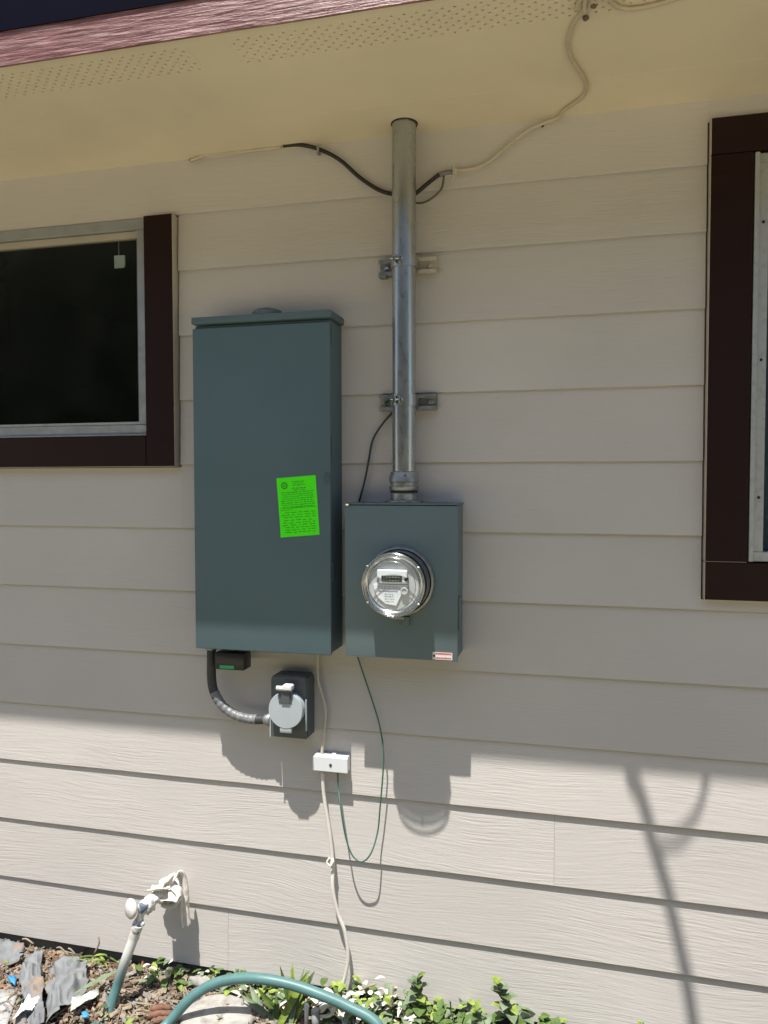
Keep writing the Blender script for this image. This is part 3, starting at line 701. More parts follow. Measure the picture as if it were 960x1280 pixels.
mk('inlet_collar', lt([(0, .043), (.016, .042), (.016, .036)], (LC.x + .004, -.0585, LC.z), (0, -1, 0), n=40), 'liteplastic', ib, smooth=30)
bm = lt([(0, .0002), (0, .0465), (.003, .048), (.007, .048), (.010, .0465), (.0105, .0002)], LC, (0, -1, .02), n=48)
box(bm, LC.x - .0165, LC.x + .0165, LC.y - .0098, LC.y - .001, LC.z - .060, LC.z - .043, bev=.003)
mk('lid', bm, 'liteplastic', ib, smooth=30)
mk('lid_recess', bx(LC.x - .0175, LC.x + .0185, LC.y - .0118, LC.y - .009, LC.z + .020, LC.z + .055, bev=.0006, seg=1), 'boxgrey', ib)
bm = bmesh.new(); tube(bm, [(LC.x - .022, LC.y - .014, LC.z + .060), (LC.x + .020, LC.y - .014, LC.z + .060)], .0062, n=14, sub=1); box(bm, LC.x - .005, LC.x + .021, LC.y - .021, LC.y + .004, LC.z + .055, LC.z + .070, bev=.004)
mk('hinge', bm, 'whiteplastic', ib)
mk('hinge_arm', bx(LC.x - .010, LC.x + .014, LC.y - .0145, LC.y - .0125, LC.z + .020, LC.z + .056, bev=.0008, seg=1), 'boxgrey', ib)

# ------------------------------------------------------------ small junction box and cables
jb = empty('cable_junction_box', (-.634, -.01, -.8185), 'small white rectangular junction box with one screw below the panels', 'junction box')
bm = bmesh.new(); box(bm, -.682, -.5865, -.0205, -.0002, -.8185, -.7775, bev=.001, seg=1)
mk('housing', bm, 'whiteplastic', jb)
mk('lid', bx(-.6835, -.585, -.0285, -.0210, -.8190, -.7800, bev=.0008, seg=1), 'whiteplastic', jb)
mk('lid_clip', bx(-.633, -.622, -.020, -.006, -.7770, -.7735, bev=.001, seg=1), 'whiteplastic', jb)
mk('screw', lt([(0, .0001), (0, .0040), (.0015, .0036), (.002, .0001)], (-.632, -.0287, -.8005), (0, -1, 0), n=12), 'ink', jb)
def cable(name, pts, r, m, label, cat, sub=6, n=8, parent=None, group=None):
    return mk(name, tb(pts, r, n=n, sub=sub), m, parent, label=label, cat=cat, group=group)
cable('cable', [(-0.6702, -0.0130, -0.5038), (-0.6726, -0.0130, -0.5451), (-0.6705, -0.0130, -0.5819), (-0.6594, -0.0130, -0.6202), (-0.6505, -0.0130, -0.6631), (-0.6553, -0.0130, -0.7178), (-0.6624, -0.0130, -0.7839)], .0042, 'beigecable', 'beige cable running from tall panel down to the white junction box', 'cable')
wc = empty('cable', (-.62, -.015, -1.43), 'white cable with a knot dropping from the junction box into the plants', 'cable')
mk('jacket', tb([(-0.6603, -0.0130, -0.8252), (-0.6561, -0.0130, -0.8927), (-0.6406, -0.0130, -0.9899), (-0.6319, -0.0130, -1.0724)] + [(-0.6293, -0.0220, -1.1379), (-0.6160, -0.0220, -1.2021), (-0.5959, -0.0220, -1.2542), (-0.5871, -0.0220, -1.3189), (-0.5941, -0.0220, -1.3707), (-0.6100, -0.0220, -1.4264)], .0050, n=10), 'whitecable', wc)
bm = bmesh.new(); c = Vector((-0.6332, -0.0160, -1.0711)); lump(bm, c, .0085, (1, .8, 1.5), .3, 80, 2)
tube(bm, [c + Vector((-.004, -.006, .016)), c + Vector((-.011, -.01, .004)), c + Vector((0, -.012, -.004)), c + Vector((.006, -.008, .008))], .0026, n=6)
mk('knot', bm, 'whitecable', wc)
cable('ground_wire', [(-0.5607, -0.0130, -0.5087), (-0.5432, -0.0130, -0.5590), (-0.5214, -0.0130, -0.6217), (-0.5019, -0.0130, -0.6844)] + [(-0.4888, -0.0220, -0.7444), (-0.4889, -0.0220, -0.8020), (-0.4977, -0.0220, -0.9055), (-0.5044, -0.0220, -0.9707)] + [(-0.5158, -0.0450, -1.0171), (-0.5398, -0.0450, -1.0435), (-0.5661, -0.0450, -1.0316), (-0.5858, -0.0450, -0.9823), (-0.5988, -0.0450, -0.9064)] + [(-0.6137, -0.0180, -0.8648), (-0.6158, -0.0180, -0.8237)], .0021, 'greenwire', 'thin green ground wire looping from meter box down into the junction box', 'wire', sub=8)
cable('ground_wire', [(-0.4603, -0.0120, 0.1393), (-0.4923, -0.0120, 0.1049), (-0.5182, -0.0120, 0.0638), (-0.5292, -0.0120, 0.0117), (-0.5401, -0.0120, -0.0405), (-0.5555, -0.0120, -0.0972)], .0028, 'darkwire', 'thin dark wire from the lower strut channel to the meter box top', 'wire', sub=8)
cable('cable', [(-0.7626, -0.0110, 0.8449), (-0.7155, -0.0110, 0.8420), (-0.6601, -0.0110, 0.8238), (-0.6054, -0.0110, 0.7915), (-0.5515, -0.0110, 0.7413), (-0.4981, -0.0110, 0.7037), (-0.4517, -0.0110, 0.6874)], .0052, 'blackcable', 'black cable sagging across top of the wall, left of conduit', 'cable', n=10)
cable('cable', [(-1.0341, -0.0095, 0.8334), (-0.9765, -0.0095, 0.8447), (-0.8871, -0.0095, 0.8418), (-0.7678, -0.0095, 0.8419)], .0046, 'soffcable', 'cream painted cable stub running left from the black cable under the soffit', 'cable')
mk('nail', lt([(0, .0001), (0, .004), (.006, .004), (.006, .0001)], (-1.0356, -0.0020, 0.8365), (0, -1, 0), n=8), 'olivewire', label='rusty nail head at the far left end of the cream cable', cat='nail')
mk('cable_clip', bx(-.668, -.661, -.017, -.001, .812, .831, bev=.001, seg=1), 'galv_dull', label='small metal clip holding the black cable under the soffit', cat='cable clip')
cb = empty('cable', (-.36, -.02, .69), 'short black cable with splice connector just right of conduit top', 'cable')
mk('jacket', tb([(-0.4175, -0.0240, 0.6757), (-0.3968, -0.0240, 0.6857), (-0.3702, -0.0240, 0.7051), (-0.3417, -0.0240, 0.7241)], .0052, n=10), 'blackcable', cb)
mk('splice_sleeve', tb([(-0.3440, -0.0220, 0.7231), (-0.3278, -0.0220, 0.7275), (-0.3096, -0.0220, 0.7277)], .0058, n=10), 'tape', cb)
bm = bmesh.new(); lump(bm, (-0.3025, -0.0160, 0.7332), .008, (.8, .8, 1.5), .35, 60, 2)
tube(bm, [(-0.3076, -0.0220, 0.7255), (-0.3036, -0.0220, 0.7428), (-0.2956, -0.0220, 0.7459)], .002, n=6); tube(bm, [(-0.3079, -0.0200, 0.7303), (-0.3019, -0.0200, 0.7139), (-0.3079, -0.0200, 0.7106)], .002, n=6)
mk('wire_tie', bm, 'beigecable', cb)
cable('ground_wire', [(-0.3314, -0.0130, 0.7253), (-0.3374, -0.0130, 0.6942), (-0.3578, -0.0130, 0.6742), (-0.3825, -0.0130, 0.6624), (-0.4115, -0.0130, 0.6630)], .0026, 'olivewire', 'thin olive wire hanging in a short curve right of conduit top', 'wire')
cable('cable', [(-0.3017, -0.0085, 0.7361), (-0.2614, -0.0085, 0.7360), (-0.2216, -0.0085, 0.7478), (-0.1725, -0.0085, 0.7836), (-0.1240, -0.0085, 0.8151), (-0.0857, -0.0085, 0.8281)] + [(-.05, -.012, .8375)] + [(-0.0378, -0.0383, 0.8395), (0.0026, -0.0911, 0.8395), (0.0128, -0.1331, 0.8395), (0.0038, -0.1882, 0.8395), (-0.0178, -0.2595, 0.8395), (-0.0253, -0.3223, 0.8395), (-0.0155, -0.3846, 0.8395), (0.0023, -0.4247, 0.8395), (0.0122, -0.4448, 0.8395), (0.0160, -0.4777, 0.8395)], .0046, 'soffcable', 'long cream cable curving up the wall and across the soffit', 'cable', n=10)
mk('nail', lt([(0, .0001), (0, .0045), (.008, .0045), (.008, .0001)], (-0.0898, -0.0020, 0.8257), (0, -1, 0), n=8), 'ink', label='small dark nail head under the cream cable beside the soffit', cat='nail')
cable('cable', [(0.0394, -0.4875, 0.8385), (0.0502, -0.4588, 0.8385), (0.0597, -0.4345, 0.8385), (0.0821, -0.4164, 0.8385), (0.1136, -0.4134, 0.8385), (0.1483, -0.4195, 0.8385), (0.1816, -0.4304, 0.8385), (0.2261, -0.4494, 0.8385)], .0045, 'soffcable', 'cream cable loop lying against the perforated soffit at top right', 'cable')
bn = empty('cable_bundle', [(0.0122, -0.4440, 0.8400)][0], 'knot of cream cables and a brown fixing on the soffit at top', 'cable knot')
bm = bmesh.new()
tube(bm, [(-0.0094, -0.4396, 0.8370), (-0.0036, -0.4629, 0.8370), (0.0048, -0.4800, 0.8370)], .0042, n=8); tube(bm, [(0.0066, -0.4357, 0.8340), (0.0064, -0.4606, 0.8340), (0.0090, -0.4839, 0.8340)], .0046, n=8); tube(bm, [(0.0096, -0.4264, 0.8360), (0.0179, -0.4494, 0.8360), (0.0202, -0.4777, 0.8360)], .0042, n=8)
tube(bm, [(0.0038, -0.4271, 0.8350), (0.0124, -0.4376, 0.8350), (0.0164, -0.4539, 0.8350), (0.0263, -0.4563, 0.8350)], .0038, n=8)
mk('jacket', bm, 'soffcable', bn)
bm = bmesh.new(); lump(bm, [(0.0083, -0.4078, 0.8380)][0], .0060, (1, 1, 1), .4, 80, 2); lump(bm, [(0.0222, -0.4526, 0.8320)][0], .0060, (1, 1, 1), .4, 80, 2, seed=3)
mk('fixing', bm, 'olivewire', bn)

# overhead service cable: leaves the mast above the roof and throws the slanting shadow on the wall
def back(p, t): return Vector(p) - Vector((.165, 1.0, -2.93)) * t
sv = empty('service_cable', (-.42, -.1, 2.05), 'overhead service cable whose slanting shadow falls on the sunlit wall', 'service cable')
sh = [(0.1249, 0.0000, -0.7204), (0.1366, 0.0000, -0.7552), (0.1597, 0.0000, -0.8168), (0.1811, 0.0000, -0.8964), (0.2043, 0.0000, -0.9775), (0.2276, 0.0000, -1.0624), (0.2470, 0.0000, -1.1476), (0.2647, -0.0000, -1.2329), (0.2785, 0.0000, -1.3108), (0.2906, 0.0000, -1.3890)]
pts = [back(p, .72 + .034 * i) for i, p in enumerate(sh)]
pts = [Vector((-.425, -.16, 2.08)), Vector((-.30, -.34, 1.86)), Vector((-.12, -.55, 1.56))] + pts + [Vector((.30, -1.7, 1.72)), Vector((1.2, -5, 2.8)), Vector((2.6, -12, 5.2))]
mk('conductor', tb(pts, .0135, n=10, sub=5), 'blackcable', sv)
lp = [(0.2991, 0.0000, -0.6858), (0.3034, 0.0000, -0.7381), (0.3022, 0.0000, -0.7831), (0.2903, 0.0000, -0.8333), (0.2709, 0.0000, -0.8746), (0.2422, 0.0000, -0.9094), (0.2055, 0.0000, -0.9215)]
pts2 = [back(p, t) for p, t in zip(lp, (.70, .70, .71, .72, .74, .77, .82))]
pts2 = [Vector((-.40, -.14, 2.05)), Vector((-.15, -.35, 2.0)), Vector((.05, -.60, 1.72))] + pts2
mk('conductor', tb(pts2, .0065, n=8, sub=5), 'blackcable', sv)

# ------------------------------------------------------------ outdoor tap with rag and hose
tp = empty('garden_tap', (-1.105, -.01, -1.24), 'paint-crusted outdoor tap wrapped with a white rag strip at lower left', 'tap')
A0 = Vector((-1.105, .006, -1.205)); A1 = Vector((-1.118, -.125, -1.180))
mk('tap_pipe', tb([A0, A0.lerp(A1, .5), A1], .0125, n=14), 'paintmetal', tp)
bm = bmesh.new(); lump(bm, A0.lerp(A1, .10), .024, (1, .45, 1), .2, 50, 3, seed=2); mk('wall_flange', bm, 'paintmetal', tp)
bm = bmesh.new(); lump(bm, (-1.1212, -0.1250, -1.1946), .021, (.8, 1, 1.15), .35, 60, 3, seed=4); lump(bm, (-1.1154, -0.1100, -1.1863), .017, (1, 1, .8), .35, 60, 3, seed=9)
mk('valve_body', bm, 'paintmetal', tp)
hk = Vector((-1.1551, -0.1450, -1.1971))
bm = bmesh.new(); t_ = bmesh.new(); lathe(t_, [(0, .0005), (0, .016), (.003, .0245), (.009, .0260), (.015, .021), (.016, .0005)], (0, 0, 0), (-.45, -.85, .15), n=14)
for v in t_.verts: v.co *= 1 + .10 * noise.noise(v.co * 90)
for f in t_.faces: f.smooth = True
merge(bm, t_, 0, Matrix.Translation(hk)); mk('tap_handle', bm, 'paintmetal', tp)
bm = bmesh.new(); tube(bm, [(-1.1240, -0.1400, -1.1802), (-1.1316, -0.1400, -1.2033), (-1.1417, -0.1400, -1.2312), (-1.1469, -0.1400, -1.2497)], .014, n=12, rf=lambda t: .0125 + .003 * math.sin(t * 9))
lump(bm, (-1.1247, -0.1520, -1.2331), .006, (1, 1, 1), .2, 60, 2)
mk('vacuum_breaker', bm, 'bluemetal', tp)
def ribbon(pts, w0, w1, thick=.002, cross=(0, 1, 0), mi=0, bm=None, seed=0, cols=6, amp=.004):
    bm = bm or bmesh.new(); P = smoothpts(pts, 7); n = len(P); rows = []
    for i, p in enumerate(P):
        T = (P[min(i + 1, n - 1)] - P[max(i - 1, 0)]).normalized(); c_ = Vector(cross); c_ = (c_ - T * c_.dot(T)).normalized(); nn = T.cross(c_)
        w_ = w0 + (w1 - w0) * i / (n - 1)
        rows.append([p + c_ * w_ * (k / cols - .5) + nn * (amp * noise.noise(Vector((k * .9, i * .25, seed))) + .004 * math.cos(k * 1.6)) for k in range(cols + 1)])
    top = [[bm.verts.new(p) for p in r] for r in rows]
    for a, b in zip(top, top[1:]):
        for k in range(cols): f = bm.faces.new((a[k], a[k + 1], b[k + 1], b[k])); f.smooth = True; f.material_index = mi
    return bm
def solid(bm, th):
    bmesh.ops.recalc_face_normals(bm, faces=bm.faces); bmesh.ops.solidify(bm, geom=bm.faces[:], thickness=th); return bm
rg = empty('rag', (-1.08, -.05, -1.29), 'torn white cloth strip tied over the tap and hanging down', 'rag')
bm = ribbon([(-1.1013, -0.0750, -1.1692), (-1.0838, -0.0750, -1.1443)] + [(-1.0724, -0.0600, -1.1346)] + [(-1.0661, -0.0450, -1.1505), (-1.0591, -0.0450, -1.1816), (-1.0570, -0.0450, -1.2157), (-1.0575, -0.0450, -1.2501), (-1.0530, -0.0450, -1.2907)], .018, .026, cross=(.75, .6, .25), seed=2)
mk('hanging_strip', solid(bm, .0022), 'rag', rg)
bm = ribbon([(-1.1308, -0.1000, -1.1622), (-1.1013, -0.1000, -1.1539)] + [(-1.0892, -0.0700, -1.1566), (-1.0649, -0.0700, -1.1738), (-1.0603, -0.0700, -1.2004), (-1.0802, -0.0700, -1.2167), (-1.1073, -0.0700, -1.2135)], .030, .034, cross=(.2, 1, .15), seed=5, amp=.008)
mk('wrapped_fold', solid(bm, .0025), 'rag', rg)
bm = ribbon([(-1.1353, -0.0850, -1.1887), (-1.1032, -0.0850, -1.1868), (-1.0738, -0.0850, -1.1874), (-1.0543, -0.0850, -1.1916)], .050, .030, cross=(0, 1, .35), seed=8, amp=.007)
mk('wrapped_fold', solid(bm, .0025), 'rag', rg)
bm = bmesh.new(); lump(bm, (-1.1310, -0.0250, -1.2293), .026, (1.0, .6, .8), .4, 60, 3, seed=17); lump(bm, (-1.0941, -0.0450, -1.2068), .024, (1.0, 1.3, .8), .5, 60, 3, seed=7); lump(bm, (-1.1150, -0.0900, -1.1834), .016, (1.0, 1, .7), .5, 60, 3, seed=12)
mk('knotted_bundle', bm, 'rag', rg)

hs = empty('garden_hose', (-1.1, -.2, -1.475), 'teal vinyl garden hose hanging from the tap and arching over pale stone', 'garden hose')
hp = [(-1.1449, -0.1430, -1.2455), (-1.1551, -0.1430, -1.2758)] + [(-1.1786, -0.1500, -1.3417), (-1.2017, -0.1500, -1.4078)] + [(-1.2174, -0.1650, -1.4629), (-1.2357, -0.1650, -1.5241)] + [(-1.225, -.215, -1.575), (-1.20, -.31, -1.60), (-1.08, -.36, -1.585), (-1.03, -.30, -1.57)]
hp = [(-1.1449, -0.1430, -1.2455), (-1.1551, -0.1430, -1.2758)] + [(-1.1753, -0.1550, -1.3381), (-1.1984, -0.1550, -1.4040)] + [(-1.2081, -0.1750, -1.4502)] + [(-1.2056, -0.2050, -1.4842)] + [(-1.205, -.262, -1.462), (-1.13, -.32, -1.458), (-1.06, -.30, -1.46)] + [(-1.0221, -0.2150, -1.4516)] + [(-0.9692, -0.1850, -1.3927)] + [(-0.9104, -0.1650, -1.3556)] + [(-0.8403, -0.1550, -1.3358), (-0.7732, -0.1550, -1.3272)] + [(-0.6984, -0.1500, -1.3332), (-0.6229, -0.1500, -1.3460)] + [(-0.5446, -0.1500, -1.3661)] + [(-0.4692, -0.1600, -1.3914)] + [(-.43, -.20, -1.455), (-.34, -.33, -1.462), (-.1, -.6, -1.50), (.3, -.8, -1.505)]
mk('hose_body', tb(hp, .0132, n=16, sub=8), 'hose', hs)
P0, P1 = Vector(hp[0]), Vector(hp[1]); ax = (P1 - P0).normalized()
mk('hose_ferrule', lt([(-.004, .0150), (.012, .0150), (.013, .0138), (.040, .0142), (.041, .0134)], P0, ax, n=18, capa=True), 'paintmetal', hs, smooth=30)

# ------------------------------------------------------------ ground items
def sheet(corners, nx, ny, amp, freq, seed, th=.0015, edge=.006):
    bm = bmesh.new(); C_ = [Vector(c) for c in corners]; g = []
    for j in range(ny + 1):
        row = []
        for i in range(nx + 1):
            u, v = i / nx, j / ny
            p = (1 - v) * ((1 - u) * C_[0] + u * C_[1]) + v * ((1 - u) * C_[3] + u * C_[2])
            e_ = edge * max(0, 1 - 4 * min(u, 1 - u, v, 1 - v)) * noise.noise(Vector((u * 6 + seed, v * 6, 1)))
            p = p + Vector((e_, e_ * .7, amp * noise.noise(Vector((p.x * freq, p.y * freq, seed))) + amp * .34 * (1 - 2.2 * abs(noise.noise(Vector((p.x * freq * 2.1, p.y * freq * 2.1, seed)))))))
            row.append(bm.verts.new(p))
        g.append(row)
    for a, b in zip(g, g[1:]):
        for i in range(nx): bm.faces.new((a[i], a[i + 1], b[i + 1], b[i])).smooth = True
    low = [[bm.verts.new(v.co - Vector((0, 0, th))) for v in row] for row in g]
    for a, b in zip(low, low[1:]):
        for i in range(nx): bm.faces.new((a[i], b[i], b[i + 1], a[i + 1])).smooth = True
    rim = [(g[0], low[0]), (g[-1][::-1], low[-1][::-1]), ([q[0] for q in g][::-1], [q[0] for q in low][::-1]), ([q[-1] for q in g], [q[-1] for q in low])]
    for a, b in rim:
        for i in range(len(a) - 1): bm.faces.new((a[i], b[i], b[i + 1], a[i + 1]))
    return bm
G1 = [(-1.5781, -0.1988, -1.4550), (-1.4935, -0.1813, -1.4550), (-1.4132, -0.3315, -1.4550), (-1.4635, -0.3732, -1.4550)]
mk('concrete_slab', sheet(G1, 8, 6, .003, 10, 1, .02, .004), 'slab', label='weathered grey slab corner at the lower left edge', cat='paving slab', base=True)
fa = [(-1.5752, -0.0542, -1.4300), (-1.5397, -0.0292, -1.4300)] + [(-1.3225, -0.2981, -1.4500), (-1.3926, -0.3155, -1.4500)]
mk('weed_fabric', sheet(fa, 20, 48, .046, 17, 3, .0012, .014), 'fabric', label='crumpled grey weed fabric strip running down beside the slab', cat='weed fabric', base=True)
fb = [(-1.4712, -0.0899, -1.4520)] + [(-1.3783, -0.0450, -1.4180)] + [(-1.2969, -0.1533, -1.4300)] + [(-1.3213, -0.2967, -1.4550)]
mk('weed_fabric', sheet(fb, 34, 34, .040, 15, 8, .0012, .014), 'fabric', label='wider grey weed fabric sheet with its corner sticking up by the wall', cat='weed fabric', base=True)
fc_ = [(-1.7342, -0.0401, -1.4400), (-1.6051, -0.0246, -1.4400), (-1.5676, -0.0873, -1.4400), (-1.6558, -0.1285, -1.4400)]
mk('weed_fabric', sheet(fc_, 16, 10, .030, 17, 14, .0015, .016), 'fabric', label='small grey fabric scrap against the wall at far left', cat='weed fabric', base=True)
w1 = [(-1.4282, -0.2167, -1.4300), (-1.3833, -0.2322, -1.4300), (-1.3782, -0.2729, -1.4300), (-1.4035, -0.3165, -1.4300)]
mk('paper_scrap', sheet([w1[0], w1[1], w1[2], w1[3]], 8, 8, .012, 50, 4, .001, .008), 'paper', label='torn white scrap lying on the grey fabric', cat='scrap', base=True)
w2 = [(-1.3088, -0.2029, -1.4350), (-1.2636, -0.1546, -1.4350), (-1.2474, -0.1709, -1.4350), (-1.2809, -0.2477, -1.4350)]
mk('paper_scrap', sheet([w2[0], w2[1], w2[2], w2[3]], 8, 5, .006, 40, 9, .001, .004), 'newspaper', label='pale striped scrap of paper under the green strap leaf', cat='scrap', base=True)
b1 = [(-1.5541, -0.1555, -1.4400), (-1.5249, -0.1555, -1.4400), (-1.5050, -0.1827, -1.4400), (-1.5229, -0.1800, -1.4400)]
mk('blue_scrap', sheet(b1, 3, 3, .008, 60, 4, .003, .004), 'blue', label='small bright blue scrap beside the slab', cat='scrap', base=True)
b2 = [(-1.2511, -0.2424, -1.4400), (-1.2365, -0.2325, -1.4400), (-1.2273, -0.2490, -1.4400), (-1.2378, -0.2578, -1.4400)]
mk('blue_scrap', sheet(b2, 3, 3, .006, 60, 7, .003, .003), 'blue', label='small blue scrap left of the hanging hose', cat='scrap', base=True)
# pale stone under the hose arch
sc_ = [(-0.9080, -0.1674, -1.4500)][0]
bm = bmesh.new(); rr = random.Random(2); ring0 = []
n = 36; rings = []
for (k, hgt) in ((1.0, -.045), (1.0, -.008), (.975, .0), (.9, .003), (.6, .004), (.25, .004)):
    rings.append([bm.verts.new((sc_[0] + k * (.098 + .008 * noise.noise(Vector((math.cos(a), math.sin(a), 1)) * 1.5)) * math.cos(a), sc_[1] + .012 + k * (.092 + .006 * noise.noise(Vector((math.cos(a), math.sin(a), 4)) * 2)) * math.sin(a), sc_[2] + hgt + .0015 * noise.noise(Vector((math.cos(a) * k * 5, math.sin(a) * k * 5, 2))))) for a in [2 * math.pi * i / n for i in range(n)]])
for a, b in zip(rings, rings[1:]):
    for k in range(n): bm.faces.new((a[k], a[(k + 1) % n], b[(k + 1) % n], b[k])).smooth = True
bm.faces.new(rings[-1])
mk('stepping_stone', bm, 'stone', label='round pale concrete stone under the arch of the hose', cat='stone', base=True)
bm = bmesh.new(); lump(bm, [(-1.0062, -0.0437, -1.4450)][0], .030, (1.5, .7, .55), .35, 20, 3, seed=5)
mk('stone', bm, 'stone', label='pale rock wedged behind the hose against the wall', cat='stone', base=True)
# irrigation emitter
de = empty('drip_emitter', [(-0.8598, -0.0999, -1.4600)][0], 'small grey drip emitter on a bent tube beside the stone', 'drip emitter')
p_ = Vector((-0.8597, -0.1000, -1.4599))
mk('stake', tb([p_, p_ + Vector((0, .002, .024))], .0042, n=10, sub=1), 'greypipe', de)
mk('tube', tb([p_ + Vector((0, 0, .006)), p_ + Vector((.025, .01, .010)), p_ + Vector((.05, .01, .0)), p_ + Vector((.08, 0, -.03))], .0022, n=8), 'greypipe', de)
# pipe stubs
p_ = Vector((-0.6687, -0.1250, -1.3956)); mk('pipe_stub', tb([p_ + Vector((0, 0, -.06)), p_ + Vector((0, 0, .0))], .0055, n=12, sub=1), 'pvc', label='thin upright white pipe stub among the green leaves', cat='pipe')
p_ = Vector((-0.6430, -0.1300, -1.4027)); mk('pipe_stub', tb([p_ + Vector((.002, 0, -.06)), p_ + Vector((0, 0, .0))], .0100, n=14, sub=1), 'greypipe', label='thicker upright grey pipe stub beside the white one', cat='pipe')
mk('pipe_stub', tb([(-0.5964, -0.1200, -1.3762), (-0.5944, -0.1200, -1.3970), (-0.6052, -0.1200, -1.4179), (-0.6335, -0.1200, -1.4270)], .0042, n=10), 'pvc', label='curled white tube end under the hose', cat='pipe')
mk('pipe_stub', tb([(-0.6329, -0.1150, -1.4112), (-0.6154, -0.1150, -1.3934), (-0.6002, -0.1150, -1.3845)], .0080, n=12), 'pvc', label='short thick pale tube slanting up under the hose', cat='pipe')
# bark pieces
rr = random.Random(11)
for i, (a, b) in enumerate((((189,1262),(214,1260)), ((186,1270),(216,1267)), ((192,1277),(213,1275)))):
    A, B = Vector([((-1.0857, -0.1781, -1.4450), (-1.0373, -0.1597, -1.4450)), ((-1.0787, -0.2016, -1.4450), (-1.0222, -0.1782, -1.4450)), ((-1.0552, -0.2174, -1.4450), (-1.0159, -0.2015, -1.4450))][i][0]), Vector([((-1.0857, -0.1781, -1.4450), (-1.0373, -0.1597, -1.4450)), ((-1.0787, -0.2016, -1.4450), (-1.0222, -0.1782, -1.4450)), ((-1.0552, -0.2174, -1.4450), (-1.0159, -0.2015, -1.4450))][i][1])
    bm = bmesh.new(); tube(bm, [A, A.lerp(B, .5) + Vector((0, 0, .004)), B], .007, n=7, sub=3, rf=lambda t: .0085 + .0015 * math.sin(t * 17 + i))
    for v in bm.verts: v.co += Vector((rr.uniform(-1, 1), rr.uniform(-1, 1), rr.uniform(-1, 1))) * .0012
    mk('bark_piece', bm, 'bark', label=('flat red-brown bark piece, farthest from the viewer of three by the hose', 'flat red-brown bark piece, middle one of three by the hose', 'flat red-brown bark piece, nearest of three by the hose')[i], cat='bark', group='bark pieces by the hose', base=True)

def leaf(bm, base, d, L, W, up=(0, 0, 1), droop=.3, mi=0, fold=.25, n=4):
    d = Vector(d).normalized(); up = Vector(up); s = d.cross(up); s = s.normalized() if s.length > 1e-4 else Vector((1, 0, 0)); nn = s.cross(d).normalized()
    rows = []; p = Vector(base)
    for i in range(n + 1):
        t = i / n; w_ = W * (math.sin(math.pi * min(1, .10 + t * .90)) ** .8) * .5
        if i == n: w_ = W * .03
        c_ = p + d * L * t - Vector((0, 0, 1)) * droop * L * t * t
        rows.append((bm.verts.new(c_ - s * w_ + nn * w_ * fold), bm.verts.new(c_), bm.verts.new(c_ + s * w_ + nn * w_ * fold)))
    for a, b in zip(rows, rows[1:]):
        for k in range(2):
            f = bm.faces.new((a[k], a[k + 1], b[k + 1], b[k])); f.material_index = mi; f.smooth = True
def shoot(name, base, top, nl, L, W, label, seed, mats=('leaf_a', 'leaf_b', 'leaf_c'), cat='plant', spread=.9, extra=0):
    r = random.Random(seed); base = Vector(base); top = Vector(top); e_ = empty(name, base, label, cat)
    mid = base.lerp(top, .5) + Vector((r.uniform(-.01, .01), r.uniform(-.01, .01), 0))
    bm = tb([base, mid, top], .0018, n=6, sub=4); mk('stem', bm, 'stem', e_)
    for i in range(nl):
        t = .25 + .75 * i / max(1, nl - 1); a = i * 2.4 + r.uniform(-.4, .4)
        p = base.lerp(mid, t * 2) if t < .5 else mid.lerp(top, t * 2 - 1)
        s = 1 - .45 * t
        bm = bmesh.new()
        leaf(bm, p, (math.cos(a) * spread, math.sin(a) * spread * .8 - .25, .25 + .8 * t), L * s * r.uniform(.8, 1.15), W * s * r.uniform(.85, 1.1), droop=r.uniform(.15, .6), fold=r.uniform(.1, .5))
        mk('leaf', bm, mats[r.choice((0, 0, 1, 2, 2))], e_)
    return e_
shoot('leafy_shoot', (-0.3739, -0.0700, -1.4442), (-0.3885, -0.0600, -1.3225), 14, .062, .040, 'broad-leaved green shoot against the siding right of the white dry leaves', 1)
shoot('leafy_shoot', (-0.1472, -0.0600, -1.4238), (-0.1846, -0.0500, -1.3130), 17, .062, .038, 'tallest leafy green shoot at the wall bottom, farthest right of two', 2)
shoot('weed_sprig', (-0.2865, -0.0600, -1.4485), (-0.3031, -0.0600, -1.3717), 8, .030, .010, 'small narrow-leaved weed between the two leafy shoots', 3, cat='weed')
shoot('weed_sprig', (-0.9864, -0.0400, -1.4718), (-0.9711, -0.0400, -1.4097), 5, .040, .022, 'small bright green sprig at the wall right of the rag shadow', 4, ('leaf_a', 'leaf_a', 'leaf_a'), cat='weed', spread=1)
shoot('weed_sprig', (-0.8977, -0.1700, -1.4657), (-0.8929, -0.1700, -1.4392), 5, .026, .010, 'tiny seedling growing over the pale round stone', 5, ('leaf_a', 'leaf_a', 'leaf_c'), cat='weed', spread=1)
shoot('weed_sprig', (0.1523, -0.0600, -1.3906), (0.1563, -0.0500, -1.3573), 7, .026, .018, 'small green weed tip at the bottom edge under the slanting shadow', 6, cat='weed')
shoot('leafy_shoot', (-0.2273, -0.0600, -1.4505), (-0.2344, -0.0700, -1.3742), 12, .050, .034, 'low green leaves at the foot of the wall left of the tallest shoot', 7, cat='plant')
shoot('weed_sprig', (-0.0494, -0.0500, -1.4341), (-0.0613, -0.0500, -1.3994), 6, .028, .016, 'lowest green weed right of the tallest shoot', 8, cat='weed')
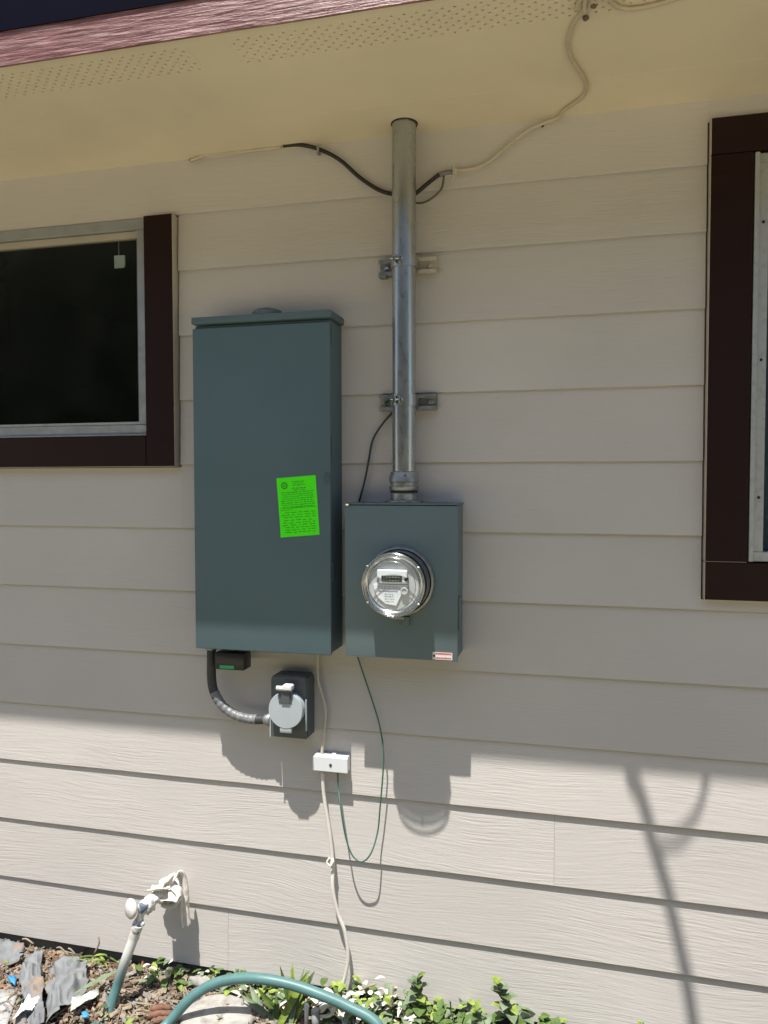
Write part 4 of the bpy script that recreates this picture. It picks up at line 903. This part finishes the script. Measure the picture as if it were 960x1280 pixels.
# lance-leaved clump below the hose arch
lc = empty('lance_leaf_clump', [(-0.7303, -0.1544, -1.4600)][0], 'clump of long narrow green leaves below the hose arch', 'plant')
rr = random.Random(21); B = Vector((-0.7358, -0.1300, -1.4912))
tips = [(-0.8312, -0.0850, -1.4123), (-0.8663, -0.0850, -1.4380), (-0.8036, -0.0850, -1.4232), (-0.7690, -0.0850, -1.4021), (-0.7533, -0.0850, -1.4302), (-0.7079, -0.0850, -1.4182), (-0.7210, -0.0850, -1.3377), (-0.6719, -0.0850, -1.3819), (-0.6605, -0.0850, -1.3325), (-0.6494, -0.0850, -1.3351), (-0.6991, -0.0850, -1.4429), (-0.8224, -0.0850, -1.4638), (-0.8551, -0.0850, -1.4827), (-0.7306, -0.0850, -1.4395), (-0.7640, -0.0850, -1.3313)]
tips = tips + [tuple(Vector(t) + Vector((rr.uniform(-.035, .035), rr.uniform(-.03, .03), rr.uniform(-.03, .012)))) for t in tips]
for i, tip in enumerate(tips):
    tip = Vector(tip); b_ = B + Vector((rr.uniform(-.03, .035), rr.uniform(-.02, .05), 0)); d = tip - b_
    bm = bmesh.new(); leaf(bm, b_, d + Vector((0, 0, .25 * d.length)), d.length * 1.08, rr.uniform(.014, .024), droop=.10, fold=.45, n=6, up=(rr.uniform(-.6, .6), -1, .6))
    mk('leaf', bm, rr.choice(('leaf_a', 'leaf_a', 'leaf_c', 'leaf_b')), lc)
# strap leaves and grass by the hose
rr = random.Random(31)
sl = empty('strap_leaf', [(-1.3089, -0.1685, -1.4400)][0], 'long striped green strap leaf lying left of the hanging hose', 'leaf')
A, B = Vector([(-1.2404, -0.0986, -1.4150)][0]), Vector([(-1.3011, -0.1893, -1.4250)][0])
bm = bmesh.new(); leaf(bm, A, B - A, (B - A).length * 1.1, .019, droop=0, fold=.3, n=8); mk('blade', bm, 'leaf_c', sl)
gt = empty('grass_tuft', [(-1.3388, -0.0142, -1.4500)][0], 'bright green grass blades at the wall left of the hose', 'grass tuft')
for i in range(12):
    A = Vector([(-1.3274, -0.0113, -1.4500)][0]) + Vector((rr.uniform(-.05, .05), rr.uniform(-.04, .02), 0)); a = rr.uniform(-.5, 3.6)
    bm = bmesh.new(); leaf(bm, A, (math.cos(a), -abs(math.sin(a)) * .4, rr.uniform(.25, .7)), rr.uniform(.05, .09), rr.uniform(.006, .011), droop=rr.uniform(.2, .6), n=5); mk('blade', bm, rr.choice(('leaf_a', 'leaf_a', 'leaf_b')), gt)
# bleached dry leaves
bp_ = empty('dried_plant', (-0.4997, -0.0600, -1.4863), 'bleached white dry leaves heaped at the wall beside the hose', 'dried plant')
rr = random.Random(41)
for i in range(78):
    px_ = rr.uniform(0, 1)
    A = Vector((-0.5730, -0.0700, -1.4317)).lerp(Vector((-0.4075, -0.0700, -1.4586)), px_) + Vector((0, rr.uniform(-.05, .03), rr.uniform(-.02, .090 if .1 < px_ < .8 else .05))); a = rr.uniform(0, 6.28)
    bm = bmesh.new(); leaf(bm, A, (math.cos(a), math.sin(a), rr.uniform(-.3, .9)), rr.uniform(.016, .034), rr.uniform(.009, .018), droop=rr.uniform(0, .8), fold=rr.uniform(-.3, .6), n=3)
    mk('dry_leaf', bm, rr.choice(('petal', 'petal', 'petal', 'leaf_a')), bp_)
for a, b in [((-0.4828, -0.0750, -1.4257), (-0.4455, -0.0700, -1.3633)), ((-0.4657, -0.0750, -1.4313), (-0.4498, -0.0700, -1.3471)), ((-0.5452, -0.0750, -1.3764), (-0.4968, -0.0700, -1.3504))]:
    mk('stem', tb([a, (Vector(a) + Vector(b)) / 2 + Vector((.006, 0, .006)), b], .0028, n=6, sub=3), 'twig', bp_)
# dry twigs at far left
rr = random.Random(51)
for i, (a, b) in enumerate([((-1.5891, -0.0500, -1.4030), (-1.5546, -0.0450, -1.4154)), ((-1.4712, -0.0500, -1.4121), (-1.4348, -0.0450, -1.4337)), ((-1.4333, -0.0500, -1.4089), (-1.4105, -0.0450, -1.4276)), ((-1.3455, -0.0500, -1.4100), (-1.3348, -0.0450, -1.3592))]):
    m_ = (Vector(a) + Vector(b)) / 2 + Vector((rr.uniform(-.01, .01), 0, rr.uniform(.0, .014)))
    mk('dry_twig', tb([a, m_, b], .0026, n=6, sub=4), 'twig', label=('curled dry twig at the top of the grey fabric', 'straight pale twig leaning on the fabric fold', 'pale twig nearest the raised fabric corner', 'upright dead stalk against the siding left of the grass')[i], cat='twig')

# ground cover and litter nobody could count
rr = random.Random(61)
bm = bmesh.new()
def gx(): return rr.uniform(-1.85, .55)
for i in range(12000):
    x = gx(); y = -abs(rr.gauss(0, .17)) - .0; 
    if y < -.6: continue
    if (Vector((x, y)) - Vector((sc_[0], sc_[1] + .012))).length < .085 : continue
    z = -1.472 + .012 * noise.noise(Vector((x * 9, y * 9, 0))) + rr.uniform(0, .018); a = rr.uniform(0, 6.28); L = rr.uniform(.010, .045); W = rr.uniform(.0010, .0030)
    k = rr.random(); mi = 0 if k < .45 else 1 if k < .75 else 2 if k < .93 else 3
    if rr.random() < .28: L *= .6; W *= 3.5
    if rr.random() < .10: L *= 2.2; W *= 1.3
    d = Vector((math.cos(a), math.sin(a), rr.uniform(-.35, .35))) * L; s_ = Vector((-math.sin(a), math.cos(a), rr.uniform(-.5, .5))) * W; h_ = Vector((0, 0, 1)) * W * .8
    c_ = Vector((x, y, z)); v = [bm.verts.new(q_) for q_ in (c_ - d / 2 - s_, c_ + d / 2 - s_ * .5, c_ + d / 2 + s_ * .5, c_ - d / 2 + s_, c_ - d / 2 + h_, c_ + d / 2 + h_)]
    for q_ in ((0, 1, 5, 4), (3, 4, 5, 2), (0, 4, 3), (1, 2, 5)): bm.faces.new([v[j] for j in q_]).material_index = mi
mk('leaf_litter', bm, ['twig', 'chipbrown', 'chipgrey', 'chiporange'], kind='stuff', label='dry twigs, bark chips and dead leaves covering the bed', cat='leaf litter')
bm = bmesh.new()
def patch(x0, x1, y0, y1, n, h, wts, L0=.014, L1=.034):
    for i in range(n):
        x = rr.uniform(x0, x1); y = rr.uniform(y0, y1); z = -1.47 + rr.uniform(0, h); a = rr.uniform(0, 6.28)
        mi = rr.choices((0, 1, 2, 3), wts)[0]; L = rr.uniform(L0, L1)
        leaf(bm, (x, y, z), (math.cos(a), math.sin(a), rr.uniform(-.1, .9)), L, L * rr.uniform(.35, .6), droop=rr.uniform(.1, .9), mi=mi, fold=rr.uniform(0, .6), n=4)
patch(-1.20, -.84, -.07, .01, 120, .045, (2, 5, 2, 3), .018, .045); patch(-.84, -.64, -.07, .0, 90, .045, (5, 5, 3, 1), .02, .045); patch(-.66, -.36, -.12, .0, 260, .075, (3, 7, 2, 3), .02, .05)
patch(-.36, .0, -.12, .0, 240, .075, (4, 7, 2, .5), .02, .05); patch(0, .5, -.14, -.0, 200, .050, (5, 6, 2, 1), .02, .04); patch(-1.85, -1.2, -.3, -.0, 90, .025, (3, 3, 3, 1)); patch(-1.2, -.2, -.5, -.2, 260, .03, (4, 4, 2, 1))
mk('ground_cover', bm, ['leaf_a', 'leaf_b', 'leaf_c', 'petal'], kind='stuff', label='low mixed green and bleached leaves along the wall foot', cat='ground cover')
